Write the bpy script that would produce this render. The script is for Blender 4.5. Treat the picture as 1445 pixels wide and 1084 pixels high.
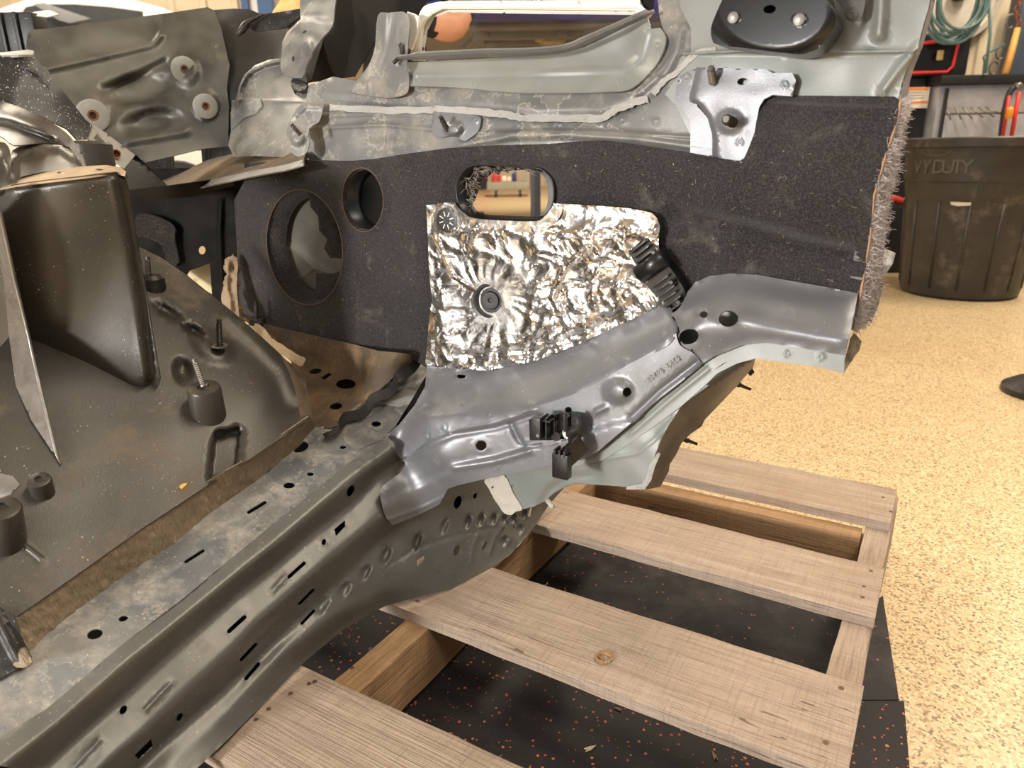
import bpy, bmesh, math, random
import numpy as np
from mathutils import Vector, Matrix, noise as mnoise
from mathutils.geometry import delaunay_2d_cdt

for _o in list(bpy.data.objects):
    bpy.data.objects.remove(_o)
SC = bpy.context.scene
COL = SC.collection
random.seed(7)
RNG = np.random.default_rng(7)

# ------------------------------------------------------------------ camera
F, CX, CY = 1020.0, 722.5, 542.0
PIT, ROL, H = math.radians(18.05), math.radians(-1.0), 0.72
_cp, _sp = math.cos(PIT), math.sin(PIT)
FW = np.array([0, _cp, -_sp])
_up = np.array([0, _sp, _cp])
_rt = np.array([1.0, 0, 0])
RT = math.cos(ROL) * _rt + math.sin(ROL) * _up
UP = -math.sin(ROL) * _rt + math.cos(ROL) * _up
CAM = np.array([0, 0, H])
cd = bpy.data.cameras.new('camera')
cam = bpy.data.objects.new('camera', cd)
COL.objects.link(cam)
cam.matrix_world = Matrix(((RT[0], UP[0], -FW[0], 0), (RT[1], UP[1], -FW[1], 0), (RT[2], UP[2], -FW[2], H), (0, 0, 0, 1)))
cd.sensor_width = 36.0
cd.lens = F / 1445 * 36
cd.clip_start = 0.02
cd.clip_end = 100
cd.dof.use_dof = True
cd.dof.focus_distance = 0.95
cd.dof.aperture_fstop = 7.5
SC.camera = cam

# ------------------------------------------------------------------ world, lamps, exposure
W = bpy.data.worlds.new('world')
SC.world = W
W.use_nodes = True
W.node_tree.nodes['Background'].inputs[0].default_value = (1.0, 0.97, 0.93, 1)
W.node_tree.nodes['Background'].inputs[1].default_value = 0.2


def area(name, loc, target, size, power, col, sy=None):
    l = bpy.data.lights.new(name, 'AREA')
    l.energy = power
    l.color = col
    l.shape = 'RECTANGLE'
    l.size = size
    l.size_y = sy or size
    o = bpy.data.objects.new(name, l)
    COL.objects.link(o)
    o.location = loc
    o.rotation_euler = (Vector(target) - Vector(loc)).to_track_quat('-Z', 'Y').to_euler()
    return o


area('foil_reflection_fill', (-3.4, -1.9, 1.9), (0.1, 0.95, 0.5), 3.0, 52, (1.0, 0.98, 0.95), 2.3)  # added soft light for bright foil reflections, no real door behind it
area('stand_lamp', (-2.0, -1.35, 0.86), (0.0, 1.0, 0.5), 0.32, 80, (1.0, 0.97, 0.93), 0.3)
area('front_fill', (0.45, -0.55, 2.1), (0.1, 0.85, 0.2), 0.5, 11, (1.0, 0.93, 0.84))  # added fill from behind the camera for board fronts and sill side
area('bay_lamp_near', (1.5, 0.9, 4.0), (1.5, 0.9, 0), 0.35, 75, (1.0, 0.87, 0.70), 1.6)
area('bay_lamp_right', (3.2, 2.9, 4.0), (3.2, 2.9, 0), 0.35, 125, (1.0, 0.87, 0.70), 1.6)
area('bay_lamp_back', (0.5, 8.0, 4.0), (0.5, 8.0, 0), 0.5, 420, (1.0, 0.86, 0.66), 3.0)
area('bay_lamp_left', (-3.6, 4.2, 4.0), (-3.6, 4.2, 0), 0.5, 170, (1.0, 0.88, 0.7), 2.0)
vs = SC.view_settings
vs.view_transform = 'Standard'
vs.look = 'None'
vs.gamma = 1.0
vs.use_curve_mapping = False
vs.exposure = 0.45

# ------------------------------------------------------------------ geometry of the view -> real places
YAW = math.radians(-31.1)
AX = np.array([math.cos(YAW), math.sin(YAW), 0])     # along the pallet boards, across the car
BX = np.array([-math.sin(YAW), math.cos(YAW), 0])    # along the sill


def ray(x, y):
    x = np.asarray(x, float)
    y = np.asarray(y, float)
    return FW + RT * ((x - CX) / F)[..., None] - UP * ((y - CY) / F)[..., None]


def at(x, y, d):
    return CAM + ray(x, y) * np.asarray(d, float)[..., None]


def V(x, y, v):
    return (x, y, float(v / (ray(x, y) @ BX)))


def U(x, y, u):
    return (x, y, float(u / (ray(x, y) @ AX)))


def Z(x, y, z):
    return (x, y, float((z - H) / ray(x, y)[2]))


def PN(x, y, n, c):
    """depth where the ray meets the plane n.P = c"""
    n = np.asarray(n, float)
    return (x, y, float((c - n @ CAM) / (ray(x, y) @ n)))


def onz(x, y, z):
    return at(x, y, Z(x, y, z)[2])


def tps(ctrl):
    c = np.array(ctrl, float)
    X, q = c[:, :2] / 500.0, 1.0 / c[:, 2]
    n = len(c)

    def K(A, B):
        r2 = ((A[:, None, :] - B[None]) ** 2).sum(-1)
        return 0.5 * r2 * np.log(r2 + 1e-12)
    M = np.zeros((n + 3, n + 3))
    M[:n, :n] = K(X, X) + 1e-4 * np.eye(n)
    M[:n, n] = 1
    M[:n, n + 1:] = X
    M[n, :n] = 1
    M[n + 1:, :n] = X.T
    w = np.linalg.lstsq(M, np.r_[q, 0, 0, 0], rcond=None)[0]

    def f(x, y):
        P = np.stack([np.asarray(x, float), np.asarray(y, float)], -1).reshape(-1, 2) / 500.0
        return 1.0 / (K(P, X) @ w[:n] + w[n] + P @ w[n + 1:])
    return f


def seg_dist(px, py, pts):
    """distance, signed side and interpolated extra columns of the nearest point of a polyline"""
    pts = np.array(pts, float)
    A, B = pts[:-1], pts[1:]
    P = np.stack([px, py], -1)
    d = B[:, :2] - A[:, :2]
    t = ((P[:, None, :] - A[None, :, :2]) * d[None]).sum(-1) / ((d ** 2).sum(-1) + 1e-9)
    t = np.clip(t, 0, 1)
    Q = A[None, :, :2] + t[..., None] * d[None]
    r2 = ((P[:, None, :] - Q) ** 2).sum(-1)
    k = r2.argmin(1)
    i = np.arange(len(P))
    cr = d[k, 0] * (P[:, 1] - Q[i, k, 1]) - d[k, 1] * (P[:, 0] - Q[i, k, 0])
    ex = None
    if pts.shape[1] > 2:
        ex = A[k, 2] + t[i, k] * (B[k, 2] - A[k, 2])
    return np.sqrt(r2[i, k]), np.sign(cr), ex


def ruled(lines):
    """surface ruled between polylines (x, y, depth), ordered so each next one lies on the + side"""
    def f(x, y):
        x = np.asarray(x, float).ravel()
        y = np.asarray(y, float).ravel()
        R = [seg_dist(x, y, l) for l in lines]
        out = 1.0 / R[0][2]
        for (d0, s0, e0), (d1, s1, e1) in zip(R[:-1], R[1:]):
            t = np.clip(d0 / (d0 + d1 + 1e-6), 0, 1)
            t = np.where(s1 > 0, 1.0, t)
            val = (1 - t) / e0 + t / e1
            out = np.where(s0 > 0, val, out)
        return 1.0 / out
    return f


def off(fn, dz):
    return lambda x, y: fn(x, y) + dz


def sm(pts, n=4, closed=True):
    """Catmull-Rom through the points"""
    p = np.array(pts, float)
    m = len(p)
    out = []
    for i in range(m if closed else m - 1):
        if closed:
            a, b, c, d = p[(i - 1) % m], p[i], p[(i + 1) % m], p[(i + 2) % m]
        else:
            a, b, c, d = p[max(i - 1, 0)], p[i], p[i + 1], p[min(i + 2, m - 1)]
        for k in range(n):
            t = k / n
            out.append(tuple(0.5 * (2 * b + (c - a) * t + (2 * a - 5 * b + 4 * c - d) * t * t + (3 * b - a - 3 * c + d) * t ** 3)))
    if not closed:
        out.append(tuple(p[-1]))
    return out


def ell(cx, cy, rx, ry, rot=0, n=18):
    r = math.radians(rot)
    return [(cx + rx * math.cos(t) * math.cos(r) - ry * math.sin(t) * math.sin(r), cy + rx * math.cos(t) * math.sin(r) + ry * math.sin(t) * math.cos(r)) for t in np.linspace(0, 2 * math.pi, n, endpoint=False)]


def slot(x0, y0, x1, y1, w):
    a = math.atan2(y1 - y0, x1 - x0)
    r = w / 2
    return [(x1 + r * math.cos(a + t), y1 + r * math.sin(a + t)) for t in np.linspace(-1.57, 1.57, 6)] + \
           [(x0 + r * math.cos(a + t), y0 + r * math.sin(a + t)) for t in np.linspace(1.57, 4.71, 6)]


def ribbon(pts, w, jit=0.0, seed=1):
    """outline of a band of width w (number or list) around a polyline"""
    p = np.array(pts, float)
    n = len(p)
    w = np.full(n, w, float) if np.isscalar(w) else np.array(w, float)
    t = np.gradient(p, axis=0)
    t /= np.linalg.norm(t, axis=1)[:, None] + 1e-9
    nn = np.stack([-t[:, 1], t[:, 0]], -1)
    rg = np.random.default_rng(seed)
    j1 = 1 + jit * rg.uniform(-1, 1, n)
    j2 = 1 + jit * rg.uniform(-1, 1, n)
    L = p + nn * (w * j1 / 2)[:, None]
    R = p - nn * (w * j2 / 2)[:, None]
    return [tuple(q) for q in L] + [tuple(q) for q in R[::-1]]


# relief features: (function of pixel -> metres towards the viewer, refinement points)
def _s(t):
    t = np.clip(t, 0, 1)
    return t * t * (3 - 2 * t)


def bead(pts, w, h):
    pts = np.array(pts, float)

    def f(x, y):
        return h * _s(1 - seg_dist(x, y, pts)[0] / w)
    rp = []
    for a, b in zip(pts[:-1], pts[1:]):
        n = max(2, int(np.hypot(*(b - a)) / max(w * .45, 2.0)))
        tn = (b - a) / (np.hypot(*(b - a)) + 1e-9)
        nn = np.array([-tn[1], tn[0]])
        for k in range(n):
            for o in (-1, -.66, -.33, 0, .33, .66, 1):
                rp.append(a + (b - a) * (k + .5) / n + nn * o * w)
    return f, rp


def dome(cx, cy, rx, ry, h, rot=0, flat=0.5):
    r = math.radians(rot)

    def f(x, y):
        dx, dy = x - cx, y - cy
        a = (dx * math.cos(r) + dy * math.sin(r)) / rx
        b = (-dx * math.sin(r) + dy * math.cos(r)) / ry
        return h * _s((1 - np.sqrt(a * a + b * b)) / (1 - flat))
    rp = [(cx, cy)]
    for k in (.3, .5, .7, .85, 1.0, 1.1):
        rp += ell(cx, cy, rx * k, ry * k, rot, 16)
    return f, rp


def ring(cx, cy, r, h=0.0007, ry=None):
    ry = ry or r

    def f(x, y):
        q = np.sqrt(((x - cx) / r) ** 2 + ((y - cy) / ry) ** 2)
        return h * _s(1 - np.abs(q - .8) / .3) + h * .3 * (q < .8)
    rp = [(cx, cy)]
    for k in (.5, .8, 1.1):
        rp += ell(cx, cy, r * k, ry * k, 0, 12)
    return f, rp


def ledge(pts, w, h):
    """raised by h on the + side of the polyline"""
    def f(x, y):
        d, s, _ = seg_dist(x, y, pts)
        return h * _s(.5 + d * s / w / 2)
    return f, bead(pts, w, 0)[1]


def lumps(amp, scale, seed=0.0):
    def f(x, y):
        return np.array([amp * mnoise.noise((a / scale, b / scale, seed)) for a, b in zip(x, y)])
    return f, []


def inside(px, py, poly):
    p = np.array(poly, float)
    r = np.zeros(len(px), bool)
    j = len(p) - 1
    for i in range(len(p)):
        xi, yi = p[i]
        xj, yj = p[j]
        c = (yi > py) != (yj > py)
        if abs(yj - yi) > 1e-12:
            r ^= c & (px < (xj - xi) * (py - yi) / (yj - yi) + xi)
        j = i
    return r


def dens(poly, step, closed=True):
    p = [np.array(q, float) for q in poly]
    out = []
    m = len(p)
    for i in range(m if closed else m - 1):
        a, b = p[i], p[(i + 1) % m]
        n = max(1, int(round(np.hypot(*(b - a)) / step)))
        for k in range(n):
            out.append(a + (b - a) * k / n)
    return np.array(out)


# ------------------------------------------------------------------ object helpers
def smooth_mesh(me):
    me.polygons.foreach_set('use_smooth', [True] * len(me.polygons))


def link(name, me, parent=None, mat=None, world=True):
    o = bpy.data.objects.new(name, me)
    COL.objects.link(o)
    if mat is not None and me is not None and not me.materials:
        me.materials.append(mat)
    if parent is not None:
        o.parent = parent
    return o


def tag(o, label, cat, group=None):
    o['label'] = label
    o['category'] = cat
    if group:
        o['group'] = group
    return o


def origin(parent):
    """world position of a parent chain of unrotated objects"""
    p = np.zeros(3)
    while parent is not None:
        p += np.array(parent.location)
        parent = parent.parent
    return p


def thing(name, label, cat, loc=(0, 0, 0), rz=0, group=None):
    o = bpy.data.objects.new(name, None)
    o.empty_display_size = .05
    COL.objects.link(o)
    o.location = [float(v) for v in loc]
    o.rotation_euler = (0, 0, rz)
    return tag(o, label, cat, group)


def mesh_obj(name, verts, faces, parent, mat, smooth=False, rel=True):
    v = np.array(verts, float)
    if rel and parent is not None:
        v = v - origin(parent)
    me = bpy.data.meshes.new(name)
    me.from_pydata(v.tolist(), [], [list(map(int, f)) for f in faces])
    me.update()
    if smooth:
        smooth_mesh(me)
    return link(name, me, parent, mat)


def panel(name, outline, depth, parent, mat, holes=(), feats=(), step=7, th=0.0014, bstep=None, smooth=0, ext=None, flat=False):
    """a pressed sheet: outline and holes seen in the photograph, laid on a surface in space,
    with relief, given real thickness"""
    bstep = bstep or step
    rings = [dens(outline, bstep)] + [dens(h, min(bstep, 3.5)) for h in holes]
    bnd = np.concatenate(rings)
    x0, y0 = rings[0].min(0)
    x1, y1 = rings[0].max(0)
    gy = np.arange(y0, y1 + step, step * .866)
    pts = [np.stack([np.arange(x0 + (k % 2) * step / 2, x1 + step, step), np.full(len(np.arange(x0 + (k % 2) * step / 2, x1 + step, step)), g)], -1) for k, g in enumerate(gy)]
    g = np.concatenate(pts)
    ref = [np.array(f[1], float) for f in feats if len(f[1])]

    def keep(q):
        k = inside(q[:, 0], q[:, 1], rings[0])
        for h in rings[1:]:
            k &= ~inside(q[:, 0], q[:, 1], h)
        return q[k]

    def far(q, B, d):
        k = np.ones(len(q), bool)
        for i in range(0, len(q), 4000):
            c = q[i:i + 4000]
            k[i:i + 4000] = (((c[:, None] - B[None]) ** 2).sum(-1).min(1) > d * d)
        return q[k]
    g = far(keep(g), bnd, step * .45)
    if ref:
        r = far(keep(np.concatenate(ref)), bnd, 1.2)
        if len(r):
            kk = np.unique(np.round(r / 1.6).astype(int), axis=0, return_index=True)[1]
            r = r[kk]
            g = far(g, r, step * .35)
            g = np.concatenate([g, r])
    allp = np.concatenate([bnd, g]) if len(g) else bnd
    edges = []
    o = 0
    for q in rings:
        n = len(q)
        edges += [(o + i, o + (i + 1) % n) for i in range(n)]
        o += n
    res = delaunay_2d_cdt([Vector((float(a), float(b))) for a, b in allp], edges, [], 0, 1e-4)
    vp = np.array([tuple(v) for v in res[0]])
    tri = np.array([f for f in res[2] if len(f) == 3])
    c = vp[tri].mean(1)
    k = inside(c[:, 0], c[:, 1], rings[0])
    for h in rings[1:]:
        k &= ~inside(c[:, 0], c[:, 1], h)
    tri = tri[k]
    used = np.unique(tri)
    mp = -np.ones(len(vp), int)
    mp[used] = np.arange(len(used))
    vp, tri = vp[used], mp[tri]
    x, y = vp[:, 0], vp[:, 1]
    D = np.asarray(depth(x, y), float).copy()
    if smooth:
        n = len(vp)
        ee = np.unique(np.sort(np.concatenate([tri[:, [0, 1]], tri[:, [1, 2]], tri[:, [2, 0]]]), axis=1), axis=0)
        dg = np.bincount(ee.ravel(), minlength=n)
        for _ in range(smooth):
            acc = np.bincount(ee[:, 0], D[ee[:, 1]], n) + np.bincount(ee[:, 1], D[ee[:, 0]], n)
            D = .4 * D + .6 * acc / dg
    for f in feats:
        D -= f[0](x, y)
    P = at(x, y, D)
    # orient towards the viewer
    e1, e2 = P[tri[:, 1]] - P[tri[:, 0]], P[tri[:, 2]] - P[tri[:, 0]]
    fn = np.cross(e1, e2)
    flip = (fn * (P[tri[:, 0]] - CAM)).sum(1) > 0
    tri[flip] = tri[flip][:, ::-1]
    fn[flip] *= -1
    vn = np.zeros_like(P)
    for i in range(3):
        np.add.at(vn, tri[:, i], fn)
    vn /= np.linalg.norm(vn, axis=1)[:, None] + 1e-12
    n = len(P)
    Q = P - vn * th if ext is None else P + np.asarray(ext)
    de = np.concatenate([tri[:, [0, 1]], tri[:, [1, 2]], tri[:, [2, 0]]])
    key = set(map(tuple, de.tolist()))
    be = np.array([e for e in key if (e[1], e[0]) not in key])
    nb = len(be)
    rimv = np.concatenate([P[be[:, 0]], P[be[:, 1]], Q[be[:, 1]], Q[be[:, 0]]])
    rim = np.stack([2 * n + nb + np.arange(nb), 2 * n + np.arange(nb), 2 * n + 3 * nb + np.arange(nb), 2 * n + 2 * nb + np.arange(nb)], -1)
    verts = np.concatenate([P, Q, rimv])
    faces = tri.tolist() + (tri[:, ::-1] + n).tolist() + rim.tolist()
    ob = mesh_obj(name, verts, faces, parent, mat, smooth=not flat)
    return ob


def frame(d):
    d = np.asarray(d, float)
    d = d / np.linalg.norm(d)
    h = np.array([0, 0, 1.0]) if abs(d[2]) < .9 else np.array([1.0, 0, 0])
    a = np.cross(h, d)
    a /= np.linalg.norm(a)
    return a, np.cross(d, a), d


def tube(pts, r, seg=10, cap=True):
    """verts, faces of a tube through points; r number or list"""
    p = np.array(pts, float)
    n = len(p)
    r = np.full(n, r, float) if np.isscalar(r) else np.array(r, float)
    t = np.gradient(p, axis=0)
    a, b, _ = frame(t[0])
    vs_, fs = [], []
    for i in range(n):
        d = t[i] / (np.linalg.norm(t[i]) + 1e-12)
        a = a - d * (a @ d)
        a /= np.linalg.norm(a) + 1e-12
        b = np.cross(d, a)
        for k in range(seg):
            q = 2 * math.pi * k / seg
            vs_.append(p[i] + r[i] * (math.cos(q) * a + math.sin(q) * b))
    for i in range(n - 1):
        for k in range(seg):
            k2 = (k + 1) % seg
            fs.append((i * seg + k, i * seg + k2, (i + 1) * seg + k2, (i + 1) * seg + k))
    if cap:
        fs.append(tuple(range(seg - 1, -1, -1)))
        fs.append(tuple((n - 1) * seg + k for k in range(seg)))
    return np.array(vs_), fs


def tube_obj(name, pts, r, parent, mat, seg=10, smooth=True):
    v, f = tube(pts, r, seg)
    o = mesh_obj(name, v, f, parent, mat, smooth=smooth)
    return o


def lathe(profile, axis, org, seg=24, closed=False):
    """profile of (radius, height) turned about an axis from org"""
    a, b, d = frame(axis)
    org = np.array(org, float)
    v, f = [], []
    for r, h in profile:
        for k in range(seg):
            q = 2 * math.pi * k / seg
            v.append(org + d * h + max(r, 1e-5) * (math.cos(q) * a + math.sin(q) * b))
    for i in range(len(profile) - 1):
        for k in range(seg):
            k2 = (k + 1) % seg
            f.append((i * seg + k, i * seg + k2, (i + 1) * seg + k2, (i + 1) * seg + k))
    if closed:
        m = (len(profile) - 1) * seg
        for k in range(seg):
            k2 = (k + 1) % seg
            f.append((m + k, m + k2, k2, k))
    else:
        f.append(tuple(range(seg - 1, -1, -1)))
        f.append(tuple((len(profile) - 1) * seg + k for k in range(seg)))
    return np.array(v), f


def lathe_obj(name, profile, axis, org, parent, mat, seg=24, smooth=True, closed=False):
    v, f = lathe(profile, axis, org, seg, closed)
    o = mesh_obj(name, v, f, parent, mat, smooth=smooth)
    if smooth:
        o.data.set_sharp_from_angle(angle=math.radians(35))
    return o


def slab(name, poly3, direc, parent, mat, bev=0.0, rel=True):
    """polygon (3-D points) extruded along direc"""
    p = np.array(poly3, float)
    q = p + np.array(direc, float)
    n = len(p)
    nm = np.zeros(3)
    for i in range(n):
        nm += np.cross(p[i] - p[0], p[(i + 1) % n] - p[0])
    if nm @ np.array(direc) > 0:
        fa, fb = list(range(n))[::-1], [n + i for i in range(n)]
        sd = [(i, (i + 1) % n, n + (i + 1) % n, n + i) for i in range(n)]
    else:
        fa, fb = list(range(n)), [n + i for i in range(n)][::-1]
        sd = [((i + 1) % n, i, n + i, n + (i + 1) % n) for i in range(n)]
    o = mesh_obj(name, np.concatenate([p, q]), [fa, fb] + sd, parent, mat, rel=rel)
    if bev:
        bevel(o, bev)
    return o


def bevel(o, w, seg=2):
    bm = bmesh.new()
    bm.from_mesh(o.data)
    bmesh.ops.bevel(bm, geom=[e for e in bm.edges if len(e.link_faces) == 2 and e.calc_face_angle(0) > .5], offset=w, segments=seg, profile=.6, affect='EDGES', clamp_overlap=True)
    bm.to_mesh(o.data)
    bm.free()
    smooth_mesh(o.data)
    o.data.set_sharp_from_angle(angle=math.radians(40))
    return o


def box(name, c, s, parent, mat, bev=0.0, ax=None, rel=True):
    """box by centre and size, optional axes"""
    ax = np.eye(3) if ax is None else np.array(ax, float)
    c = np.array(c, float)
    v = [c + ax[0] * s[0] / 2 * i + ax[1] * s[1] / 2 * j + ax[2] * s[2] / 2 * k for i in (-1, 1) for j in (-1, 1) for k in (-1, 1)]
    f = [(0, 1, 3, 2), (4, 6, 7, 5), (0, 4, 5, 1), (2, 3, 7, 6), (0, 2, 6, 4), (1, 5, 7, 3)]
    o = mesh_obj(name, v, f, parent, mat, rel=rel)
    if bev:
        bevel(o, bev)
    return o


def threads(L, r, pitch=.001):
    pr = []
    n = max(4, int(L / pitch))
    for i in range(n + 1):
        pr.append((r if i % 2 else r * .86, L * i / n))
    return pr


def stud(px, py, qx, qy, d0, d1, r, parent, mat, name='stud'):
    a, b = at(px, py, d0), at(qx, qy, d1)
    L = np.linalg.norm(b - a)
    pr = [(r, 0)] + threads(L * .84, r, .0012)[1:] + [(r * .78, L * .85), (r * .78, L * .98), (r * .6, L)]
    return lathe_obj(name, pr, b - a, a, parent, mat, seg=12)


# ------------------------------------------------------------------ materials
def rgb(r, g, b):
    """sRGB 0-255 -> linear"""
    def l(c):
        c /= 255
        return c / 12.92 if c <= .04045 else ((c + .055) / 1.055) ** 2.4
    return (l(r), l(g), l(b), 1)


class NT:
    def __init__(s, name):
        s.m = bpy.data.materials.new(name)
        s.m.use_nodes = True
        s.t = s.m.node_tree
        s.b = s.t.nodes['Principled BSDF']
        s.tc = s.t.nodes.new('ShaderNodeTexCoord').outputs['Object']

    def n(s, typ, **kw):
        nd = s.t.nodes.new(typ)
        for k, v in kw.items():
            if hasattr(nd, k):
                setattr(nd, k, v)
            else:
                nd.inputs[k].default_value = v
        return nd

    def l(s, a, b):
        s.t.links.new(a, b)

    def noise(s, scale, detail=4, rough=.6, vec=None, dist=0):
        nd = s.n('ShaderNodeTexNoise', Scale=scale, Detail=detail, Roughness=rough, Distortion=dist)
        s.l(vec or s.tc, nd.inputs['Vector'])
        return nd.outputs['Fac']

    def vor(s, scale, feature='F1', vec=None, out='Distance'):
        nd = s.n('ShaderNodeTexVoronoi', feature=feature, Scale=scale)
        s.l(vec or s.tc, nd.inputs['Vector'])
        return nd.outputs[out]

    def ramp(s, fac, lo, hi, a=0.0, b=1.0):
        nd = s.n('ShaderNodeMapRange')
        s.l(fac, nd.inputs[0])
        for i, v in enumerate((lo, hi, a, b)):
            nd.inputs[i + 1].default_value = v
        return nd.outputs[0]

    def math(s, op, a, b=None):
        nd = s.n('ShaderNodeMath', operation=op)
        for i, v in enumerate((a, b)):
            if v is None:
                continue
            if isinstance(v, (int, float)):
                nd.inputs[i].default_value = v
            else:
                s.l(v, nd.inputs[i])
        return nd.outputs[0]

    def mix(s, fac, a, b):
        nd = s.n('ShaderNodeMix', data_type='RGBA')
        for sock, v in ((nd.inputs[0], fac), (nd.inputs[6], a), (nd.inputs[7], b)):
            if isinstance(v, (int, float)):
                sock.default_value = v
            elif isinstance(v, tuple):
                sock.default_value = v
            else:
                s.l(v, sock)
        return nd.outputs[2]

    def mapping(s, scale=(1, 1, 1), rot=(0, 0, 0), vec=None):
        nd = s.n('ShaderNodeMapping')
        nd.inputs['Scale'].default_value = scale
        nd.inputs['Rotation'].default_value = rot
        s.l(vec or s.tc, nd.inputs['Vector'])
        return nd.outputs[0]

    def upness(s):
        g = s.n('ShaderNodeNewGeometry')
        x = s.n('ShaderNodeSeparateXYZ')
        s.l(g.outputs['Normal'], x.inputs[0])
        return x.outputs[2]

    def bump(s, h, strength=.3, dist=.001):
        nd = s.n('ShaderNodeBump', Strength=strength, Distance=dist)
        s.l(h, nd.inputs['Height'])
        s.l(nd.outputs[0], s.b.inputs['Normal'])

    def out(s, col=None, rough=None, metal=None, **kw):
        for sock, v in (('Base Color', col), ('Roughness', rough), ('Metallic', metal)):
            if v is None:
                continue
            if isinstance(v, (int, float, tuple)):
                s.b.inputs[sock].default_value = v
            else:
                s.l(v, s.b.inputs[sock])
        for k, v in kw.items():
            s.b.inputs[k].default_value = v
        return s.m


def paint(name, c1, c2, rough=.45, dust=None, dustamt=.5, dscale=9, metal=0.0, speck=.25, spec=.5, bumpk=.12, up=False, speckcol=(200, 190, 175), tide=0.0):
    t = NT(name)
    col = t.mix(t.ramp(t.noise(6, 3), .35, .65), rgb(*c1), rgb(*c2))
    r = rough
    if dust:
        n1 = t.noise(dscale, 10, .74, dist=.12)
        m = t.ramp(n1, .62 - .3 * dustamt, .92 - .3 * dustamt)
        if up:
            m = t.math('MULTIPLY', m, t.ramp(t.upness(), .0, .7))
        col = t.mix(t.math('MULTIPLY', m, .85), col, rgb(*dust))
        r = t.ramp(m, 0, 1, rough, .85)
    if tide:
        # dried water marks: thin contour lines of a wandering noise
        tn = t.noise(tide, 8, .62)
        tl = t.math('LESS_THAN', t.math('ABSOLUTE', t.math('SUBTRACT', tn, .52)), .006)
        tl = t.math('MULTIPLY', tl, t.math('GREATER_THAN', t.noise(8, 2), .48))
        col = t.mix(t.math('MULTIPLY', tl, .4), col, rgb(176, 168, 152))
        pt = t.ramp(tn, .50, .56, 0, .2)
        col = t.mix(pt, col, rgb(150, 142, 130))
    if speck:
        # lint and scuffs: small stretched flecks
        v = t.mapping((1, 1, 1), (.4, .3, .2))
        f1 = t.math('GREATER_THAN', t.noise(420, 1, .5, v), .78 - .06 * speck)
        f2 = t.math('GREATER_THAN', t.noise(16, 2), .56 - .12 * speck)
        col = t.mix(t.math('MULTIPLY', t.math('MULTIPLY', f1, f2), .7), col, rgb(*speckcol))
    t.bump(t.math('ADD', t.noise(900, 2), t.math('MULTIPLY', t.noise(90, 5, .7), .8)), bumpk * 1.8, .0008)
    t.b.inputs['Specular IOR Level'].default_value = spec
    return t.out(col, r, metal)


def plain(name, c, rough=.5, metal=0.0, var=.12, scale=12, bumpk=.08, **kw):
    t = NT(name)
    c2 = tuple(min(255, v * (1 + var)) for v in c)
    c1 = tuple(v * (1 - var) for v in c)
    t.bump(t.noise(scale * 30, 3), bumpk, .0006)
    return t.out(t.mix(t.noise(scale, 5), rgb(*c1), rgb(*c2)), rough, metal, **kw)


def glow(name, c, strength):
    t = NT(name)
    return t.out(rgb(*c), .5, 0.0, **{'Emission Color': rgb(*c), 'Emission Strength': strength})

M = {}
M['ecoat'] = paint('grey_primer', (100, 101, 104), (114, 115, 118), .37, dust=(160, 156, 148), dustamt=.12, dscale=30, metal=.3, speck=.35, spec=.55, bumpk=.12)
M['ecoat_green'] = paint('pale_green_primer', (114, 117, 113), (130, 133, 129), .42, metal=.1, speck=.1, bumpk=.1)
M['ecoat_dusty'] = paint('dusty_grey_primer', (88, 88, 87), (112, 112, 110), .45, dust=(158, 149, 134), dustamt=.4, dscale=16, metal=.15, speck=.6, tide=9)
M['ecoat_dusty2'] = paint('very_dusty_grey_primer', (82, 85, 86), (112, 114, 114), .5, dust=(184, 175, 160), dustamt=.5, dscale=26, metal=.1, speck=.8, tide=14)
M['sill'] = paint('worn_sill_primer', (92, 92, 88), (108, 107, 102), .40, dust=(140, 126, 104), dustamt=.16, dscale=18, metal=.3, speck=.6, spec=.6)
M['black'] = paint('black_paint', (28, 28, 28), (42, 41, 39), .4, dust=(120, 112, 100), dustamt=.18, dscale=10, speck=.5, spec=.3)
M['blackgloss'] = paint('satin_black_paint', (46, 43, 38), (62, 58, 51), .38, dust=(132, 112, 86), dustamt=.26, dscale=9, speck=.5, metal=.15, up=True)
M['speckled'] = paint('speckled_black_paint', (26, 26, 27), (38, 38, 38), .45, dust=(90, 90, 88), dustamt=.2, dscale=20, speck=1.6, speckcol=(215, 210, 200))
M['olive'] = paint('olive_grey_primer', (44, 43, 40), (100, 97, 87), .42, dust=(140, 126, 104), dustamt=.1, dscale=5, metal=.15, speck=.15)
M['dustfloor'] = paint('brown_dusty_floor_metal', (70, 60, 48), (98, 82, 60), .8, dust=(142, 112, 72), dustamt=.5, dscale=30, speck=.3, bumpk=.4)
M['washer'] = paint('bare_grey_washer', (126, 125, 118), (150, 148, 140), .5, dust=(170, 160, 145), dustamt=.3, dscale=60)
M['rust'] = plain('rusty_thread', (120, 72, 40), .8, .2, .35, 200)
M['nail'] = plain('brown_nail_head', (88, 68, 52), .7, .3, .3, 200)
M['steel'] = plain('dull_steel', (120, 116, 110), .42, .7, .25, 60)
M['darksteel'] = plain('dark_steel', (62, 58, 54), .4, .6, .25, 60)
M['plastic'] = plain('black_plastic', (21, 21, 22), .32, 0, .15, 30)
M['plasticdusty'] = paint('scuffed_black_plastic', (24, 23, 24), (34, 33, 33), .42, dust=(150, 145, 138), dustamt=.16, dscale=60, speck=.6)
M['rubber'] = plain('black_rubber', (36, 36, 37), .55, 0, .2, 60)
M['dark'] = plain('dark_metal_painted_shade', (20, 18, 16), .7, 0, .3, 20, **{'Specular IOR Level': .12})  # near-black stands in for shade inside cavities and behind holes
M['white'] = plain('white_trim_plastic', (226, 222, 212), .4, 0, .04)
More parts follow.
